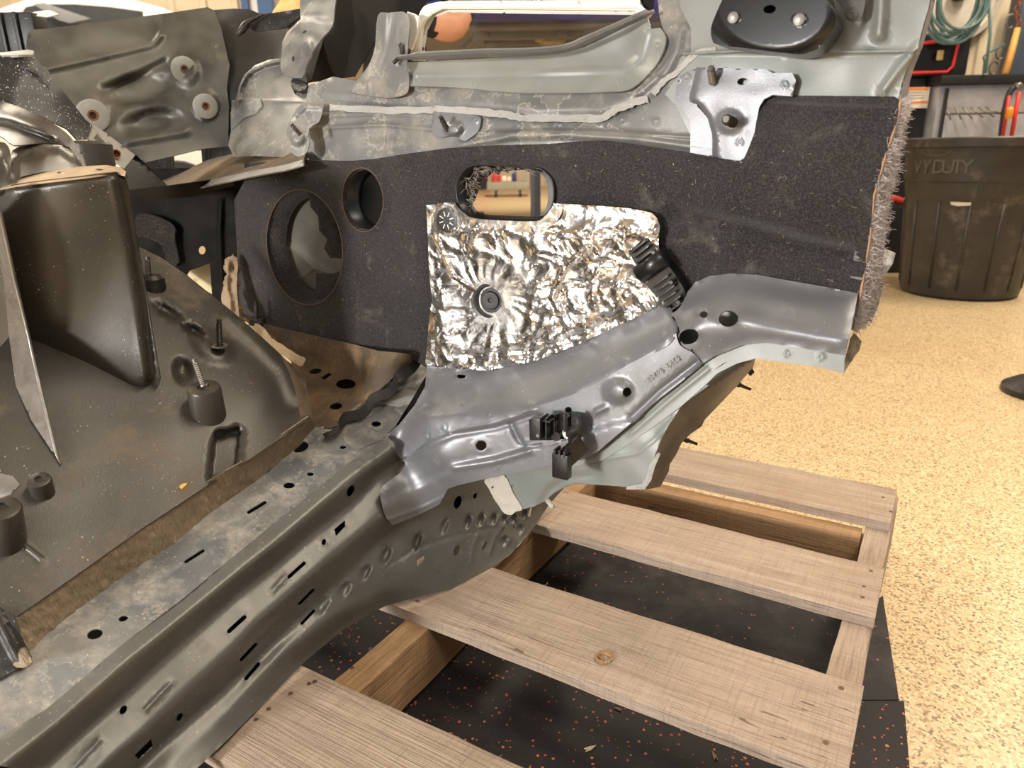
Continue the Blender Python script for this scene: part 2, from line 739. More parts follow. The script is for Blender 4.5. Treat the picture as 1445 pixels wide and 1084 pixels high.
M['sealer'] = paint('pale_seam_sealer', (146, 145, 141), (172, 170, 166), .8, dust=(112, 98, 82), dustamt=.34, dscale=70, speck=.2, bumpk=.7)
M['stonechip'] = paint('pale_stonechip_coating', (176, 170, 158), (196, 190, 178), .75, dust=(130, 120, 106), dustamt=.25, dscale=60, bumpk=.8)
M['tape'] = plain('cloth_tape', (206, 184, 152), .8, 0, .12, 40, .4)
M['brownscrap'] = paint('dirty_adhesive', (96, 84, 70), (132, 118, 100), .7, dust=(60, 52, 46), dustamt=.4, dscale=80, bumpk=.6)


def felt_mat(name, a, b, lint=.5):
    t = NT(name)
    col = t.mix(t.ramp(t.noise(9, 4), .3, .7), rgb(*a), rgb(*b))
    fz = t.noise(520, 3, .7)
    col = t.mix(t.ramp(fz, .45, .75, 0, .5), col, rgb(96, 91, 90))
    f1 = t.math('GREATER_THAN', t.noise(300, 1, .5), .775)
    f2 = t.math('GREATER_THAN', t.noise(14, 2), .5)
    col = t.mix(t.math('MULTIPLY', t.math('MULTIPLY', f1, f2), lint), col, rgb(190, 180, 165))
    dz = t.ramp(t.noise(16, 7, .7, dist=.5), .58, .85, 0, .4)
    col = t.mix(dz, col, rgb(140, 132, 122))
    t.bump(t.math('ADD', fz, t.noise(1400, 2)), .6, .0012)
    t.b.inputs['Sheen Weight'].default_value = .16
    t.b.inputs['Specular IOR Level'].default_value = .15
    t.b.inputs['Sheen Roughness'].default_value = .5
    return t.out(col, .92, 0.0)


M['felt'] = felt_mat('charcoal_felt', (31, 29, 30), (44, 41, 42))
M['feltdark'] = felt_mat('brownish_felt', (26, 22, 20), (38, 33, 30), .2)


def foil_mat():
    t = NT('crinkled_aluminium_foil')
    w = t.noise(30, 3)
    v = t.n('ShaderNodeVectorMath', operation='ADD')
    t.l(t.tc, v.inputs[0])
    n3 = t.n('ShaderNodeTexNoise', Scale=40.0, Detail=2.0)
    t.l(t.tc, n3.inputs['Vector'])
    sc = t.n('ShaderNodeVectorMath', operation='SCALE')
    t.l(n3.outputs['Color'], sc.inputs[0])
    sc.inputs['Scale'].default_value = .03
    t.l(sc.outputs[0], v.inputs[1])
    h1 = t.vor(45, 'F1', v.outputs[0])
    h2 = t.vor(110, 'F1', v.outputs[0])
    h = t.math('ADD', h1, t.math('MULTIPLY', h2, .5))
    h = t.math('MULTIPLY', h, t.ramp(w, .35, .6, .25, 1))
    t.bump(h, .22, .002)
    return t.out(rgb(242, 241, 240), t.ramp(t.noise(60, 3), .3, .7, .11, .26), 1.0)


M['foil'] = foil_mat()


def seam_mat():
    t = NT('wrinkled_brown_seam_tape')
    col = t.mix(t.noise(26, 6, .7), rgb(104, 92, 76), rgb(146, 128, 104))
    col = t.mix(t.ramp(t.noise(60, 6, .7), .55, .75, 0, .6), col, rgb(182, 160, 128))
    v = t.mapping((1, 1, 1), (0, 0, math.radians(31)))
    v = t.mapping((30, 240, 60), vec=v)
    t.bump(t.noise(1.0, 4, .6, v), 1.0, .006)
    return t.out(col, .62, .15)


M['seam'] = seam_mat()


def wood_mat(name, a, b, dark, warm):
    t = NT(name)
    oi = t.n('ShaderNodeObjectInfo')
    add = t.n('ShaderNodeVectorMath', operation='ADD')
    sc = t.n('ShaderNodeVectorMath', operation='SCALE')
    cmb = t.n('ShaderNodeCombineXYZ', X=7.0, Y=3.0, Z=5.0)
    t.l(cmb.outputs[0], sc.inputs[0])
    t.l(oi.outputs['Random'], sc.inputs['Scale'])
    t.l(t.tc, add.inputs[0])
    t.l(sc.outputs[0], add.inputs[1])
    v = add.outputs[0]
    g1 = t.noise(1, 6, .62, t.mapping((3, 60, 60), vec=v), .6)
    g2 = t.noise(1, 3, .6, t.mapping((10, 420, 420), vec=v))
    saw = t.noise(1, 3, .6, t.mapping((500, 16, 16), (0, 0, .25), vec=v))
    col = t.mix(t.ramp(g1, .3, .7), rgb(*a), rgb(*b))
    col = t.mix(t.ramp(g2, .5, .72, 0, .6), col, rgb(*dark))
    col = t.mix(t.ramp(saw, .5, .72, 0, .3), col, rgb(*dark))
    col = t.mix(t.ramp(t.noise(4, 4, .6, v), .55, .8, 0, .6), col, rgb(*warm))
    ck = t.noise(1, 2, .5, t.mapping((1.6, 34, 34), vec=v), 1.2)
    ckm = t.math('LESS_THAN', t.math('ABSOLUTE', t.math('SUBTRACT', ck, .5)), .006)
    ckm = t.math('MULTIPLY', ckm, t.math('GREATER_THAN', t.noise(3, 1, .5, v), .6))
    col = t.mix(t.math('MULTIPLY', ckm, .75), col, rgb(84, 66, 52))
    h = t.math('ADD', t.math('MULTIPLY', g2, .8), t.math('ADD', t.math('MULTIPLY', saw, .5), g1))
    t.bump(h, 1.0, .0035)
    return t.out(col, .8, 0.0)


M['wood'] = wood_mat('weathered_pallet_wood', (152, 134, 117), (178, 159, 141), (100, 84, 70), (150, 121, 96))
M['woodwarm'] = wood_mat('fresh_pallet_wood', (148, 116, 82), (172, 138, 100), (106, 78, 52), (132, 92, 54))


def floor_mat():
    t = NT('epoxy_flake_floor')
    c = t.vor(290, 'F1', out='Color')
    sp = t.n('ShaderNodeSeparateColor')
    t.l(c, sp.inputs[0])
    cr = t.n('ShaderNodeValToRGB')
    t.l(sp.outputs[0], cr.inputs[0])
    e = cr.color_ramp
    e.interpolation = 'CONSTANT'
    e.elements[0].color = rgb(196, 172, 132)
    e.elements[1].position = .34
    e.elements[1].color = rgb(212, 190, 150)
    for p, k in ((.6, (172, 146, 108)), (.72, (222, 204, 168)), (.86, (142, 120, 90)), (.95, (108, 94, 76))):
        q = e.elements.new(p)
        q.color = rgb(*k)
    col = t.mix(t.ramp(t.noise(1.2, 3), .4, .7, 0, .25), cr.outputs[0], rgb(166, 134, 94))
    t.bump(t.vor(290, 'F1'), .2, .0006)
    return t.out(col, t.ramp(t.noise(30, 2), .3, .7, .3, .5), 0.0, **{'Coat Weight': .2, 'Coat Roughness': .25})


M['floor'] = floor_mat()


def mat_rubber(name, dust, dens):
    t = NT(name)
    sp = t.n('ShaderNodeTexVoronoi', feature='F1', Scale=210.0)
    t.l(t.mapping((1, 1, 1)), sp.inputs['Vector'])
    sc = t.n('ShaderNodeSeparateColor')
    t.l(sp.outputs['Color'], sc.inputs[0])
    a = t.math('GREATER_THAN', sc.outputs[0], 1 - dens)
    bb = t.math('LESS_THAN', sp.outputs['Distance'], t.ramp(sc.outputs[1], 0, 1, .1, .48))
    f = t.math('MULTIPLY', a, bb)
    base = t.mix(t.ramp(t.noise(9, 6, .7), .45, .8, 0, dust), rgb(30, 28, 30), rgb(110, 100, 90))
    col = t.mix(f, base, t.mix(sc.outputs[2], rgb(168, 74, 52), rgb(206, 112, 84)))
    t.bump(t.noise(500, 4), .5, .001)
    return t.out(col, .75, 0.0)


M['mat'] = mat_rubber('black_rubber_with_red_flecks', .12, .16)
M['mat2'] = mat_rubber('dusty_black_rubber_with_red_flecks', .45, .05)


def corr_mat(name, a, b):
    t = NT(name)
    return t.out(t.mix(t.noise(3, 4), rgb(*a), rgb(*b)), .55, 0.0)


M['wall'] = corr_mat('beige_wall_panel', (206, 190, 160), (222, 206, 178))
M['ceil'] = corr_mat('ceiling_panel', (198, 190, 176), (212, 204, 190))

# ------------------------------------------------------------------ the setting


def struct(name, verts, faces, mat):
    o = mesh_obj(name, verts, faces, None, mat)
    o['kind'] = 'structure'
    return o


def sbox(name, x0, x1, y0, y1, z0, z1, mat):
    o = box(name, ((x0 + x1) / 2, (y0 + y1) / 2, (z0 + z1) / 2), (x1 - x0, y1 - y0, z1 - z0), None, mat)
    o['kind'] = 'structure'
    return o


sbox('floor', -13, 9, -4, 15.2, -.1, 0, M['floor'])
sbox('ceiling', -13, 9, -4, 15.2, 4.3, 4.4, M['ceil'])


def corrugated(name, x0, x1, y, z0, z1, pitch, dep, mat, flip=False):
    """vertical ribbed sheet wall facing -y"""
    xs = []
    n = int((x1 - x0) / pitch)
    for i in range(n):
        b = x0 + i * pitch
        xs += [(b, 0), (b + pitch * .72, 0), (b + pitch * .78, -dep), (b + pitch * .94, -dep)]
    xs.append((x1, 0))
    v, f = [], []
    for zx, zz in ((0, z0), (1, z1)):
        for x, d in xs:
            v.append((x, y + d, zz))
    m = len(xs)
    for zx, zz in ((0, z0), (1, z1)):
        for x, d in xs:
            v.append((x, y + .08, zz))
    for i in range(m - 1):
        f.append((i, i + 1, m + i + 1, m + i))
        f.append((2 * m + i + 1, 2 * m + i, 3 * m + i, 3 * m + i + 1))
        f.append((m + i, m + i + 1, 3 * m + i + 1, 3 * m + i))
    f.append((0, m, 3 * m, 2 * m))
    f.append((m - 1, 3 * m - 1, 4 * m - 1, 2 * m - 1))
    return struct(name, v, f, mat)


corrugated('wall_back', -13, 9, 14.9, 0, 4.3, .3, .03, M['wall'])
corrugated('wall_left', -13, -1.6, 7.6, 0, 4.3, .3, .03, M['wall'])
corrugated('wall_right', 2.05, 9, 4.72, 0, 4.3, .16, .018, M['wall'])
sbox('baseboard_right', 2.05, 9, 4.66, 4.70, 0, .22, plain('cream_baseboard', (224, 212, 186), .5, 0, .05))
sbox('trim_1', 2.05, 9, 4.60, 4.70, .22, .30, plain('cream_rail_trim', (232, 222, 200), .45, 0, .05))


def wy(x, y, Y):
    """point on the view ray at world distance Y"""
    r = ray(float(x), float(y))
    return CAM + r * (Y / r[1])


_bd = plain('blue_door_frame', (52, 84, 130), .5, 0, .1)
_x = [float(wy(px, 8, 7.5)[0]) for px in (344, 351, 365, 384)]
sbox('door_1', _x[1], _x[2], 7.53, 7.56, 0, 3.1, plain('white_door_leaf', (228, 226, 222), .5, 0, .05))
sbox('trim_2', _x[0] - .02, _x[1], 7.48, 7.57, 0, 3.2, _bd)
sbox('trim_3', _x[2], _x[3], 7.46, 7.57, 0, 3.2, _bd)

# ------------------------------------------------------------------ rubber floor mats


def floor_mat_obj(name, pix, th, mat, label, z0=0.0, extra=()):
    p = [onz(x, y, z0 + th) if y is not None else np.array([x[0], x[1], z0 + th]) for x, y in pix]
    o = slab(name, p, (0, 0, -th), None, mat, bev=.0015, rel=False)
    tag(o, label, 'floor mat')
    return o


def bodyxy(u, v, z=0.0):
    return AX * u + BX * v + np.array([0, 0, z])


def pu(u, v):
    q = bodyxy(u, v)
    return ((q[0], q[1]), None)


floor_mat_obj('rubber_mat', [(1246, 840), (1269, 987.5), (1200, 987.5), pu(-.3, .872), pu(-1.25, .872), pu(-1.25, 1.17), pu(-.02, 1.17)], .006, M['mat2'],
              'dusty black rubber mat under the far half of the pallet', .0)
floor_mat_obj('rubber_mat', [(1195, 988.6), (1276, 988.6), (1284, 1084), (1290, 1180), pu(-.2, .05), pu(-1.25, .05), pu(-1.25, .869), pu(-.3, .869)], .009, M['mat'],
              'black rubber mat with red flecks under the near half of the pallet', .0003)

# ------------------------------------------------------------------ pallet
ZP = .126
pal = thing('wooden_pallet', 'weathered wooden pallet with wide deck boards under the cut car body', 'pallet', (0, 0, 0.0095), YAW)


def board(name, u0, u1, v0, v1, z0, z1, mat, seed, bow=.0):
    """sawn board with slightly uneven faces; local x along u, y along v"""
    rg = np.random.default_rng(seed)
    n = max(6, int((u1 - u0) / .035))
    us = np.linspace(u0, u1, n)
    prof = [(0, 0), (.003, .0), (.5, 1), (.997, 1)]
    v, f = [], []
    cs = []
    for fy in (0, .02, .25, .5, .75, .98, 1):
        cs.append((fy, 1))
    for fy in (1, .5, 0):
        cs.append((fy, 0))
    m = len(cs)
    for i, u in enumerate(us):
        w0 = v0 + .0016 * math.sin(u * 9 + seed) + rg.normal(0, .0005)
        w1 = v1 + .0016 * math.sin(u * 7 + seed * 2) + rg.normal(0, .0005)
        for fy, t in cs:
            yy = w0 + (w1 - w0) * fy
            zz = z1 if t else z0
            if t:
                zz += rg.normal(0, .00035) - (.0012 if fy in (0, 1) else 0) + bow * math.sin(math.pi * fy)
            v.append((u, yy, zz - .0095))
    for i in range(n - 1):
        for k in range(m):
            k2 = (k + 1) % m
            f.append((i * m + k, i * m + k2, (i + 1) * m + k2, (i + 1) * m + k))
    f.append(tuple(range(m)))
    f.append(tuple((n - 1) * m + k for k in range(m - 1, -1, -1)))
    c = np.array([(u0 + u1) / 2, (v0 + v1) / 2, (z0 + z1) / 2])
    me = bpy.data.meshes.new(name)
    me.from_pydata([tuple(np.array(p) - c) for p in v], [], f)
    me.update()
    smooth_mesh(me)
    me.set_sharp_from_angle(angle=math.radians(38))
    o = link(name, me, pal, mat)
    o.location = c
    return o


TB = .017
UR = -.012
for k, (v0, v1, ul, dz, mt) in enumerate(((1.222, 1.362, -1.075, 0, 'wood'), (.934, 1.071, -1.07, 0, 'wood'), (.641, .789, -1.08, 0, 'wood'), (.345, .493, -1.075, 0, 'wood'), (.06, .2, -1.075, 0, 'wood'))):
    b = board('deck_board', ul, UR + (-.004, .0, .002, 0, 0)[k], v0, v1, ZP - TB, ZP, M[mt], 11 + k)
for u0, u1, mt in ((-.052, -.013, 'wood'), (-.564, -.526, 'woodwarm'), (-1.075, -1.037, 'wood')):
    board('stringer', 0.055, 1.365, -u1, -u0, .009 + TB, ZP - TB - .0002, M[mt], int(abs(u0) * 100)).rotation_euler = (0, 0, math.radians(90))
for ob in [o for o in pal.children if o.name.startswith('stringer')]:
    c = ob.location.copy()
    ob.location = (-c[1], c[0], c[2])
for k, (v0, v1) in enumerate(((1.222, 1.362), (.07, .2))):
    board('bottom_board', -1.075, -.013, v0, v1, .0098, .009 + TB, M['woodwarm'], 31 + k)
# an extra sawn rail under the far board
board('bottom_board', -1.03, -.055, 1.185, 1.221, .027, ZP - TB - .004, M['woodwarm'], 41)
# nails on the deck boards
for px, py in ((1257, 722), (1229, 806), (1219, 828), (1217, 843), (1187, 971), (1165, 1048), (444, 962), (436, 965), (410, 979), (379, 1001), (361, 1016), (589, 848), (1246, 702), (523, 916), (497, 943), (843, 930)):
    zt = ZP if (px, py) not in ((523, 916), (497, 943)) else ZP - TB
    p = onz(px, py, zt)
    big = (px == 843)
    q = np.array([p @ AX, p @ BX, zt - .0095])
    vv, ff = lathe([(.001, -.004), (.0045 if big else .0032, -.0006), (.0036 if big else .0027, .0006), (.001, .0008)], (0, 0, 1), (0, 0, 0), 12)
    me = bpy.data.meshes.new('nail')
    me.from_pydata(vv.tolist(), [], ff)
    o = link('nail', me, pal, M['nail'])
    o.location = q
# the knot hole in the third board, with a raised splintered rim
p = onz(852, 929, ZP)
vv, ff = lathe([(.0105, -.0004), (.0115, .0022), (.0085, .0026), (.0066, -.0002)], (0, 0, 1), (0, 0, 0), 20)
me = bpy.data.meshes.new('knot')
me.from_pydata((np.array(vv) + RNG.normal(0, .0005, vv.shape)).tolist(), [], ff)
o = link('knot', me, pal, M['woodwarm'])
o.location = (p @ AX, p @ BX, ZP - .0095)
# splinters along the sawn edges: one part, too small to pick apart
vv, ff = [], []
for (v, u0, u1) in ((.789, -.5, -.02), (.493, -.55, -.1)):
    for i in range(70):
        u = random.uniform(u0, u1)
        L = random.uniform(.003, .009)
        d = np.array([random.uniform(-1, 1), random.uniform(.2, 1), random.uniform(-.3, .6)])
        d = d / np.linalg.norm(d) * L
        b0 = np.array([u, v - .001, ZP - .0115 + random.uniform(-.004, 0)])
        n0 = len(vv)
        vv += [b0, b0 + [.0006, 0, 0], b0 + [0, 0, .0005], b0 + d]
        ff += [(n0, n0 + 1, n0 + 3), (n0 + 1, n0 + 2, n0 + 3), (n0 + 2, n0, n0 + 3)]
me = bpy.data.meshes.new('splinters')
me.from_pydata([tuple(q) for q in vv], [], ff)
o = link('splinters', me, pal, M['woodwarm'])
o['kind'] = 'stuff'
# wood chips lying on the mat
for nm, lab, x, y, s in (('wood_chip', 'pale forked wood chip on the rubber mat', 833, 1055, .009), ('wood_chip', 'thin tan wood sliver on the mat near the third board', 873, 1000, .006), ('wood_chip', 'orange wood sliver on the mat at the bottom edge', 1008, 1066, .008)):
    p = onz(x, y, .0115)
    a = random.uniform(0, 3)
    d1, d2 = np.array([math.cos(a), math.sin(a), 0]), np.array([-math.sin(a), math.cos(a), 0])
    poly = [p + d1 * s, p + d2 * s * .25 - d1 * .1 * s, p - d1 * s * .8 + d2 * s * .3, p - d1 * s * .3, p - d1 * s * .9 - d2 * .2 * s, p - d2 * s * .3]
    o = slab(nm, poly, (0, 0, -.0018), None, M['woodwarm'] if x > 840 else M['tape'], rel=False)
    tag(o, lab, 'wood chip')

# ------------------------------------------------------------------ the cut car body
BO = bodyxy(-.6, .6, ZP)
car = thing('car_body_section', 'cut rear section of a stripped grey car body resting on the pallet', 'car body', BO)
C_ = lambda *a, **k: panel(*a, **k)


def UL(pts, u):
    return [U(x, y, u) for x, y in pts]


def VL(pts, v):
    return [V(x, y, v) for x, y in pts]


def ZL(pts, z):
    return [Z(x, y, z) for x, y in pts]


# ---- sill -------------------------------------------------------------
L1 = [(-40, 1072), (0, 1040), (66, 1000), (120, 955), (168, 913), (257, 846), (333, 782), (435, 700), (490, 655), (513, 638), (547, 616)]
L1b = [(-40, 1115), (13, 1075), (84, 1017), (164, 946), (230, 893), (304, 833), (388, 766), (466, 700), (515, 662), (550, 636)]
L2 = [(0, 1135), (71, 1077), (177, 982), (240, 924), (342, 835), (399, 791), (446, 751), (499, 711), (533, 673), (572, 648)]
L3 = [(60, 1160), (151, 1075), (199, 1035), (319, 922), (355, 884), (444, 806), (519, 742), (537, 728)]
L4 = [(160, 1120), (244, 1039), (319, 973), (400, 897), (466, 833), (504, 797), (542, 759)]
L5 = [(190, 1125), (239, 1077), (319, 1008), (399, 921), (466, 870), (519, 846)]
L6 = [(230, 1130), (288, 1075), (319, 1046), (432, 932), (486, 888), (519, 868), (545, 855)]
sl = [UL(L1, -.624),
      UL(L1b, -.602),
      UL(L2, -.618) + [U(700, 590, -.565), U(800, 545, -.53)],
      UL(L3, -.589) + [U(600, 690, -.578), U(690, 650, -.545), U(800, 600, -.51)],
      UL(L4, -.606) + [U(600, 725, -.576), U(690, 690, -.54), U(800, 640, -.505)],
      UL(L5, -.589) + [U(570, 815, -.572), U(640, 765, -.545), U(740, 715, -.515), U(800, 680, -.50)],
      ZL(L6, .1335) + [Z(599, 840, .1335), Z(662, 815, .1335), Z(735, 767, .1335), Z(770, 722, .14), U(795, 690, -.50)]]
Dsill = ruled(sl)
side_out = L1 + [(566, 645), (620, 640), (720, 640), (800, 640), (795, 690), (775, 712), (755, 742), (735, 767), (718, 785), (699, 797), (662, 815), (635, 832), (599, 840), (545, 855)] + L6[::-1]
rh = lambda pts: pts
side_holes = [ell(495, 693, 5, 8.5, 20), [(472, 747), (487, 734), (487, 743), (474, 757)], ell(457, 765, 3, 4.6, 20),
              slot(408, 814, 429, 795, 5), slot(423, 852, 442, 833, 4.6), slot(426, 880, 443, 862, 4), slot(323, 891, 345, 871, 6), slot(341, 931, 361, 910, 5.5), slot(347, 958, 365, 937, 5),
              ell(174, 1002, 4.5, 7, 35), ell(254, 1012, 4, 6.5, 30), [(190, 1066), (196, 1073), (217, 1053), (213, 1043)],
              ell(646, 709, 5, 9.5, 18), ell(670.5, 700, 2.3, 4.2, 15), ell(644, 777, 4, 7.5, 18), [(588, 791), (599, 784), (599, 789), (589, 800)],
              slot(682, 774, 686, 766, 3.6), slot(706, 753, 711, 744, 3.6), slot(725, 745, 729, 735, 3.4), slot(746, 728, 750, 718, 3)]
dim = []
for x, y, rx, ry, rot, h in ((660, 736, 7, 14, 20, .005), (678, 733, 6, 13, 20, .005), (696, 732, 6, 12, 20, .005), (711, 732, 5, 10, 20, .004), (724, 732, 5, 9, 20, .004), (739, 726, 5, 10, 20, .004),
                             (627, 742, 7, 16, 20, .004), (588, 764, 8, 17, 20, .005), (544, 784, 9, 17, 25, .005), (515, 808, 9, 16, 30, .004), (486, 833, 10, 17, 35, .004), (455, 855, 9, 18, 40, .003),
                             (711, 764, 6, 10, 25, .003), (733, 748, 6, 10, 20, .003)):
    dim.append(dome(x, y, rx, ry, -h * 1.5, rot, .25))
    dim.append(dome(x + 6, y + 1, rx * .6, ry * .8, h * .6, rot, .1))
for a, b, w in (((385, 834), (405, 812), 7), ((205, 1002), (240, 965), 6), ((105, 1082), (140, 1045), 6), ((365, 900), (395, 870), 5)):
    dim.append(bead([a, b], w, .0018))
dim.append(bead([(545, 800), (590, 772), (640, 757), (700, 745)], 6, -.0012))
dim.append(bead([(664, 795), (668, 770), (676, 752)], 5, .002))
dim.append(bead([(690, 782), (700, 755)], 4, .002))
dim += [ring(x, y, 5, .0006, 7) for x, y in ((525, 642), (506, 655), (548, 706), (560, 700), (620, 800), (640, 806))]
sside = C_('sill_side', side_out, Dsill, car, M['sill'], side_holes, dim, step=5.5, smooth=1)
# the inner wall of the sill box, coloured near-black to paint the shade inside the holes
C_('sill_inner_shade_wall', [(x - 2, y) for x, y in L1b] + [(780, 650), (745, 700), (660, 765), (545, 800)] + [(x, y - 44) for x, y in L6[::-1]], off(Dsill, .022), car, M['dark'], step=22)

PTN = np.array([0, 0, 1]) - .175 * BX


def PT(x, y, c=.245):
    return PN(x, y, PTN, c)


seamB = [(-40, 975), (0, 948), (43, 921), (120, 857), (186, 807), (246, 767), (276, 742), (365, 676), (420, 632), (445, 606)]
ct = UL(L1[::2] + [L1[-1]], -.624) + [PT(*p) for p in seamB[::2]] + [PT(520, 570, .248), PT(560, 540, .25), PT(592, 520, .252), PT(640, 560, .249)]
Dtop = tps(ct)
top_out = L1 + [(560, 605), (585, 585), (620, 568), (640, 552), (640, 530), (598, 515), (570, 520), (540, 545), (500, 575), (470, 598), (447, 604), (440, 598), (380, 640), (300, 705), (200, 775), (100, 845), (30, 905), (-10, 945), (-40, 968)]
thl = [ell(134, 895, 11.5, 7, -18), ell(174, 873, 7, 4, -18), slot(351, 723, 374, 709, 5), slot(262, 793, 287, 777, 4.5), ell(408, 685, 8, 4.5, -6), ell(438, 669, 5, 2.8, -6), ell(484, 631, 4.6, 2.6, -6), ell(531, 598, 7, 4, -4),
       ell(424, 631, 12, 7, -20), ell(372, 662, 12, 7, -20), ell(650, 531, 6, 3.2, 0) if False else ell(531.0, 598.5, .1, .1, 0, 4)][:-1]
tft = [bead([(312, 745), (335, 735)], 6, -.002), bead([(207, 832), (255, 800)], 5, -.0016), bead([(385, 707), (355, 735), (325, 757)], 3.2, .0012), bead([(360, 700), (382, 695), (388, 706)], 4, .001),
       ring(313, 784, 6), ring(460, 660, 5), ring(470, 652, 5), ring(400, 697, 4), ring(495, 605, 5, .0006, 3), ring(560, 575, 5, .0006, 3), ring(503, 600, 5, .0006, 3),
       lumps(.0006, 16, 2.0)]
C_('sill_top', top_out, Dtop, car, M['ecoat_dusty2'], thl, tft, step=6.5)
C_('sill_inner_shade_plate', [(-20, 985), (120, 870), (270, 750), (360, 655), (420, 615), (460, 605), (540, 580), (560, 600), (530, 632), (430, 705), (250, 850), (100, 965), (0, 1040)], lambda x, y: Dtop(x, y) + .03, car, M['dark'], step=20)  # plate close under the top, shade inside its holes painted near-black
# reinforcement patch with pressed step near the far end
C_('reinforcement_patch', sm([(484, 618), (497, 602), (510, 600), (545, 617), (535, 622), (512, 632), (500, 632)], 4), off(Dtop, -.0016), car, M['ecoat_dusty'], step=6, th=.0016)
C_('reinforcement_patch', [(505, 599), (552, 565), (580, 575), (560, 600), (546, 612)], off(Dtop, -.0018), car, M['ecoat_dusty'], [ell(531, 598, 7, 4, -4)], step=6, th=.0018)
C_('seam_patch', [(541, 570), (570, 548), (590, 552), (608, 545), (578, 570), (560, 573)], off(Dtop, -.003), car, M['sealer'], feats=[lumps(.0008, 8, 4)], step=5, th=.001)
# lap edge of the sill around the notch
C_('lap_edge', ribbon([(546, 617), (555, 628), (560, 640), (566, 648)], 3.2), off(Dsill, -.0012), car, M['ecoat_dusty'], step=4, bstep=3)

# ---- wrinkled seam along the floor pan --------------------------------
seamT = [(-20, 895), (20, 868), (33, 859), (120, 797), (199, 742), (299, 676), (339, 653), (400, 612), (435, 588)]
n_fp = np.array([0, 0, 1]) - .175 * BX + .75 * AX
seamT3 = []
for (x, y), c in zip(seamT, np.linspace(.25, .256, len(seamT))):
    # 16 mm above the sill top and a little further in
    seamT3.append(PN(x, y, PTN, c + .030))
Dseam = ruled([seamT3, [PT(x, y, .2445) for x, y in seamB]])
seam_out = [(20, 880)] + seamT[2:] + [(446, 600), (436, 616), (420, 632), (365, 676), (276, 742), (246, 767), (186, 807), (120, 857), (43, 924), (30, 900)]
C_('seam_strip', seam_out, Dseam, car, M['seam'], feats=[lumps(.0016, 11, 1.0), lumps(.0009, 4.5, 3.0)], step=4.5, bstep=3.5)
C_('floor_edge_return', [(-45, 845), (-10, 850), (20, 868), (30, 898), (45, 928), (38, 938), (25, 944), (0, 958), (-45, 985)], tps([PN(-45, 845, PTN, .30), PN(20, 868, PTN, .282), PT(40, 935, .2455), PT(0, 956, .2455), PT(-45, 980, .2455)]), car, M['black'], feats=[bead([(-10, 862), (12, 905), (28, 936)], 9, .004), lumps(.001, 14, 3)], step=6)
C_('strip_end_blob', sm([(8, 908), (18, 898), (30, 905), (42, 925), (44, 936), (34, 942), (20, 940), (12, 925)], 3), tps([PT(8, 908, .252), PT(44, 936, .250), PT(20, 940, .249), PT(30, 905, .256)]), car, M['seam'], feats=[dome(28, 922, 18, 20, .006, 30, .1), lumps(.0012, 5, 3)], step=4)
# ---- floor pan --------------------------------------------------------
sT = {p[:2]: p[2] for p in seamT3}
cfp = [p for p in seamT3]
P0 = at(*seamT3[4])


def FP(x, y, k=.8, o=0.0):
    """surface climbing from the seam towards the left"""
    n = np.array([0, 0, 1]) - .175 * BX + k * AX
    return PN(x, y, n, n @ P0 + o)


cfp += [FP(100, 650), FP(200, 560), FP(260, 480), FP(330, 520), FP(380, 560), FP(20, 760), FP(210, 400, .8, -.004), FP(300, 430, .8, -.012), FP(395, 500, .8, -.02), FP(420, 575, .8, -.012), FP(-60, 650)]
Dfp = tps(cfp)
pan_out = [(-60, 560), (60, 420), (190, 345), (230, 365), (266, 390), (332, 443), (372, 478), (395, 499), (408, 525), (416, 549), (424, 590), (430, 596), (400, 616), (339, 657), (299, 681), (199, 747), (120, 803), (33, 864), (-30, 905)]
pf = [bead([(415, 560), (400, 520), (360, 480), (320, 445)], 18, .006),
      dome(236, 440, 34, 9, -.009, 32, .2), dome(276, 468, 26, 8, -.011, 28, .2), dome(300, 490, 40, 24, .007, 30, .4), dome(258, 524, 17, 24, -.012, -15, .2),
      (lambda x, y: -.02 * _s((21 - np.abs((x - 318) + .12 * (y - 640))) / 5) * _s((36 - np.abs(y - 640 + .2 * (x - 318))) / 6), [(300 + 3 * i, 600 + 4 * j) for i in range(13) for j in range(19)]), lumps(.0012, 90, 5.0), dome(50, 870, 20, 14, .006, 0, .1), bead([(35, 770), (60, 790)], 6, .002)]
C_('floor_pan', pan_out, Dfp, car, M['blackgloss'], feats=pf, step=7, th=.0016)


def dfp(x, y):
    return float(Dfp(np.array([x]), np.array([y]))[0])


def boss(name, cx, cy, rx, ry, bx, by, brx, parent, mat, dtop, k=.35):
    """stubby conical boss: flat top ellipse centre, foot point"""
    o = at(bx, by, dfp(bx, by) + .012)
    t = at(cx, cy, dtop)
    r1 = rx / F * dtop
    r0 = brx / F * dtop
    L = np.linalg.norm(t - o)
    return lathe_obj(name, [(r0, -.02), (r0, 0), (r0 * .98, L * .3), (r1 * 1.04, L - .004), (r1 * .96, L - .0008), (r1 * .8, L), (r1 * .4, L), (r1 * .36, L - .002), (.0001, L - .002)], t - o, o, parent, mat, 28)


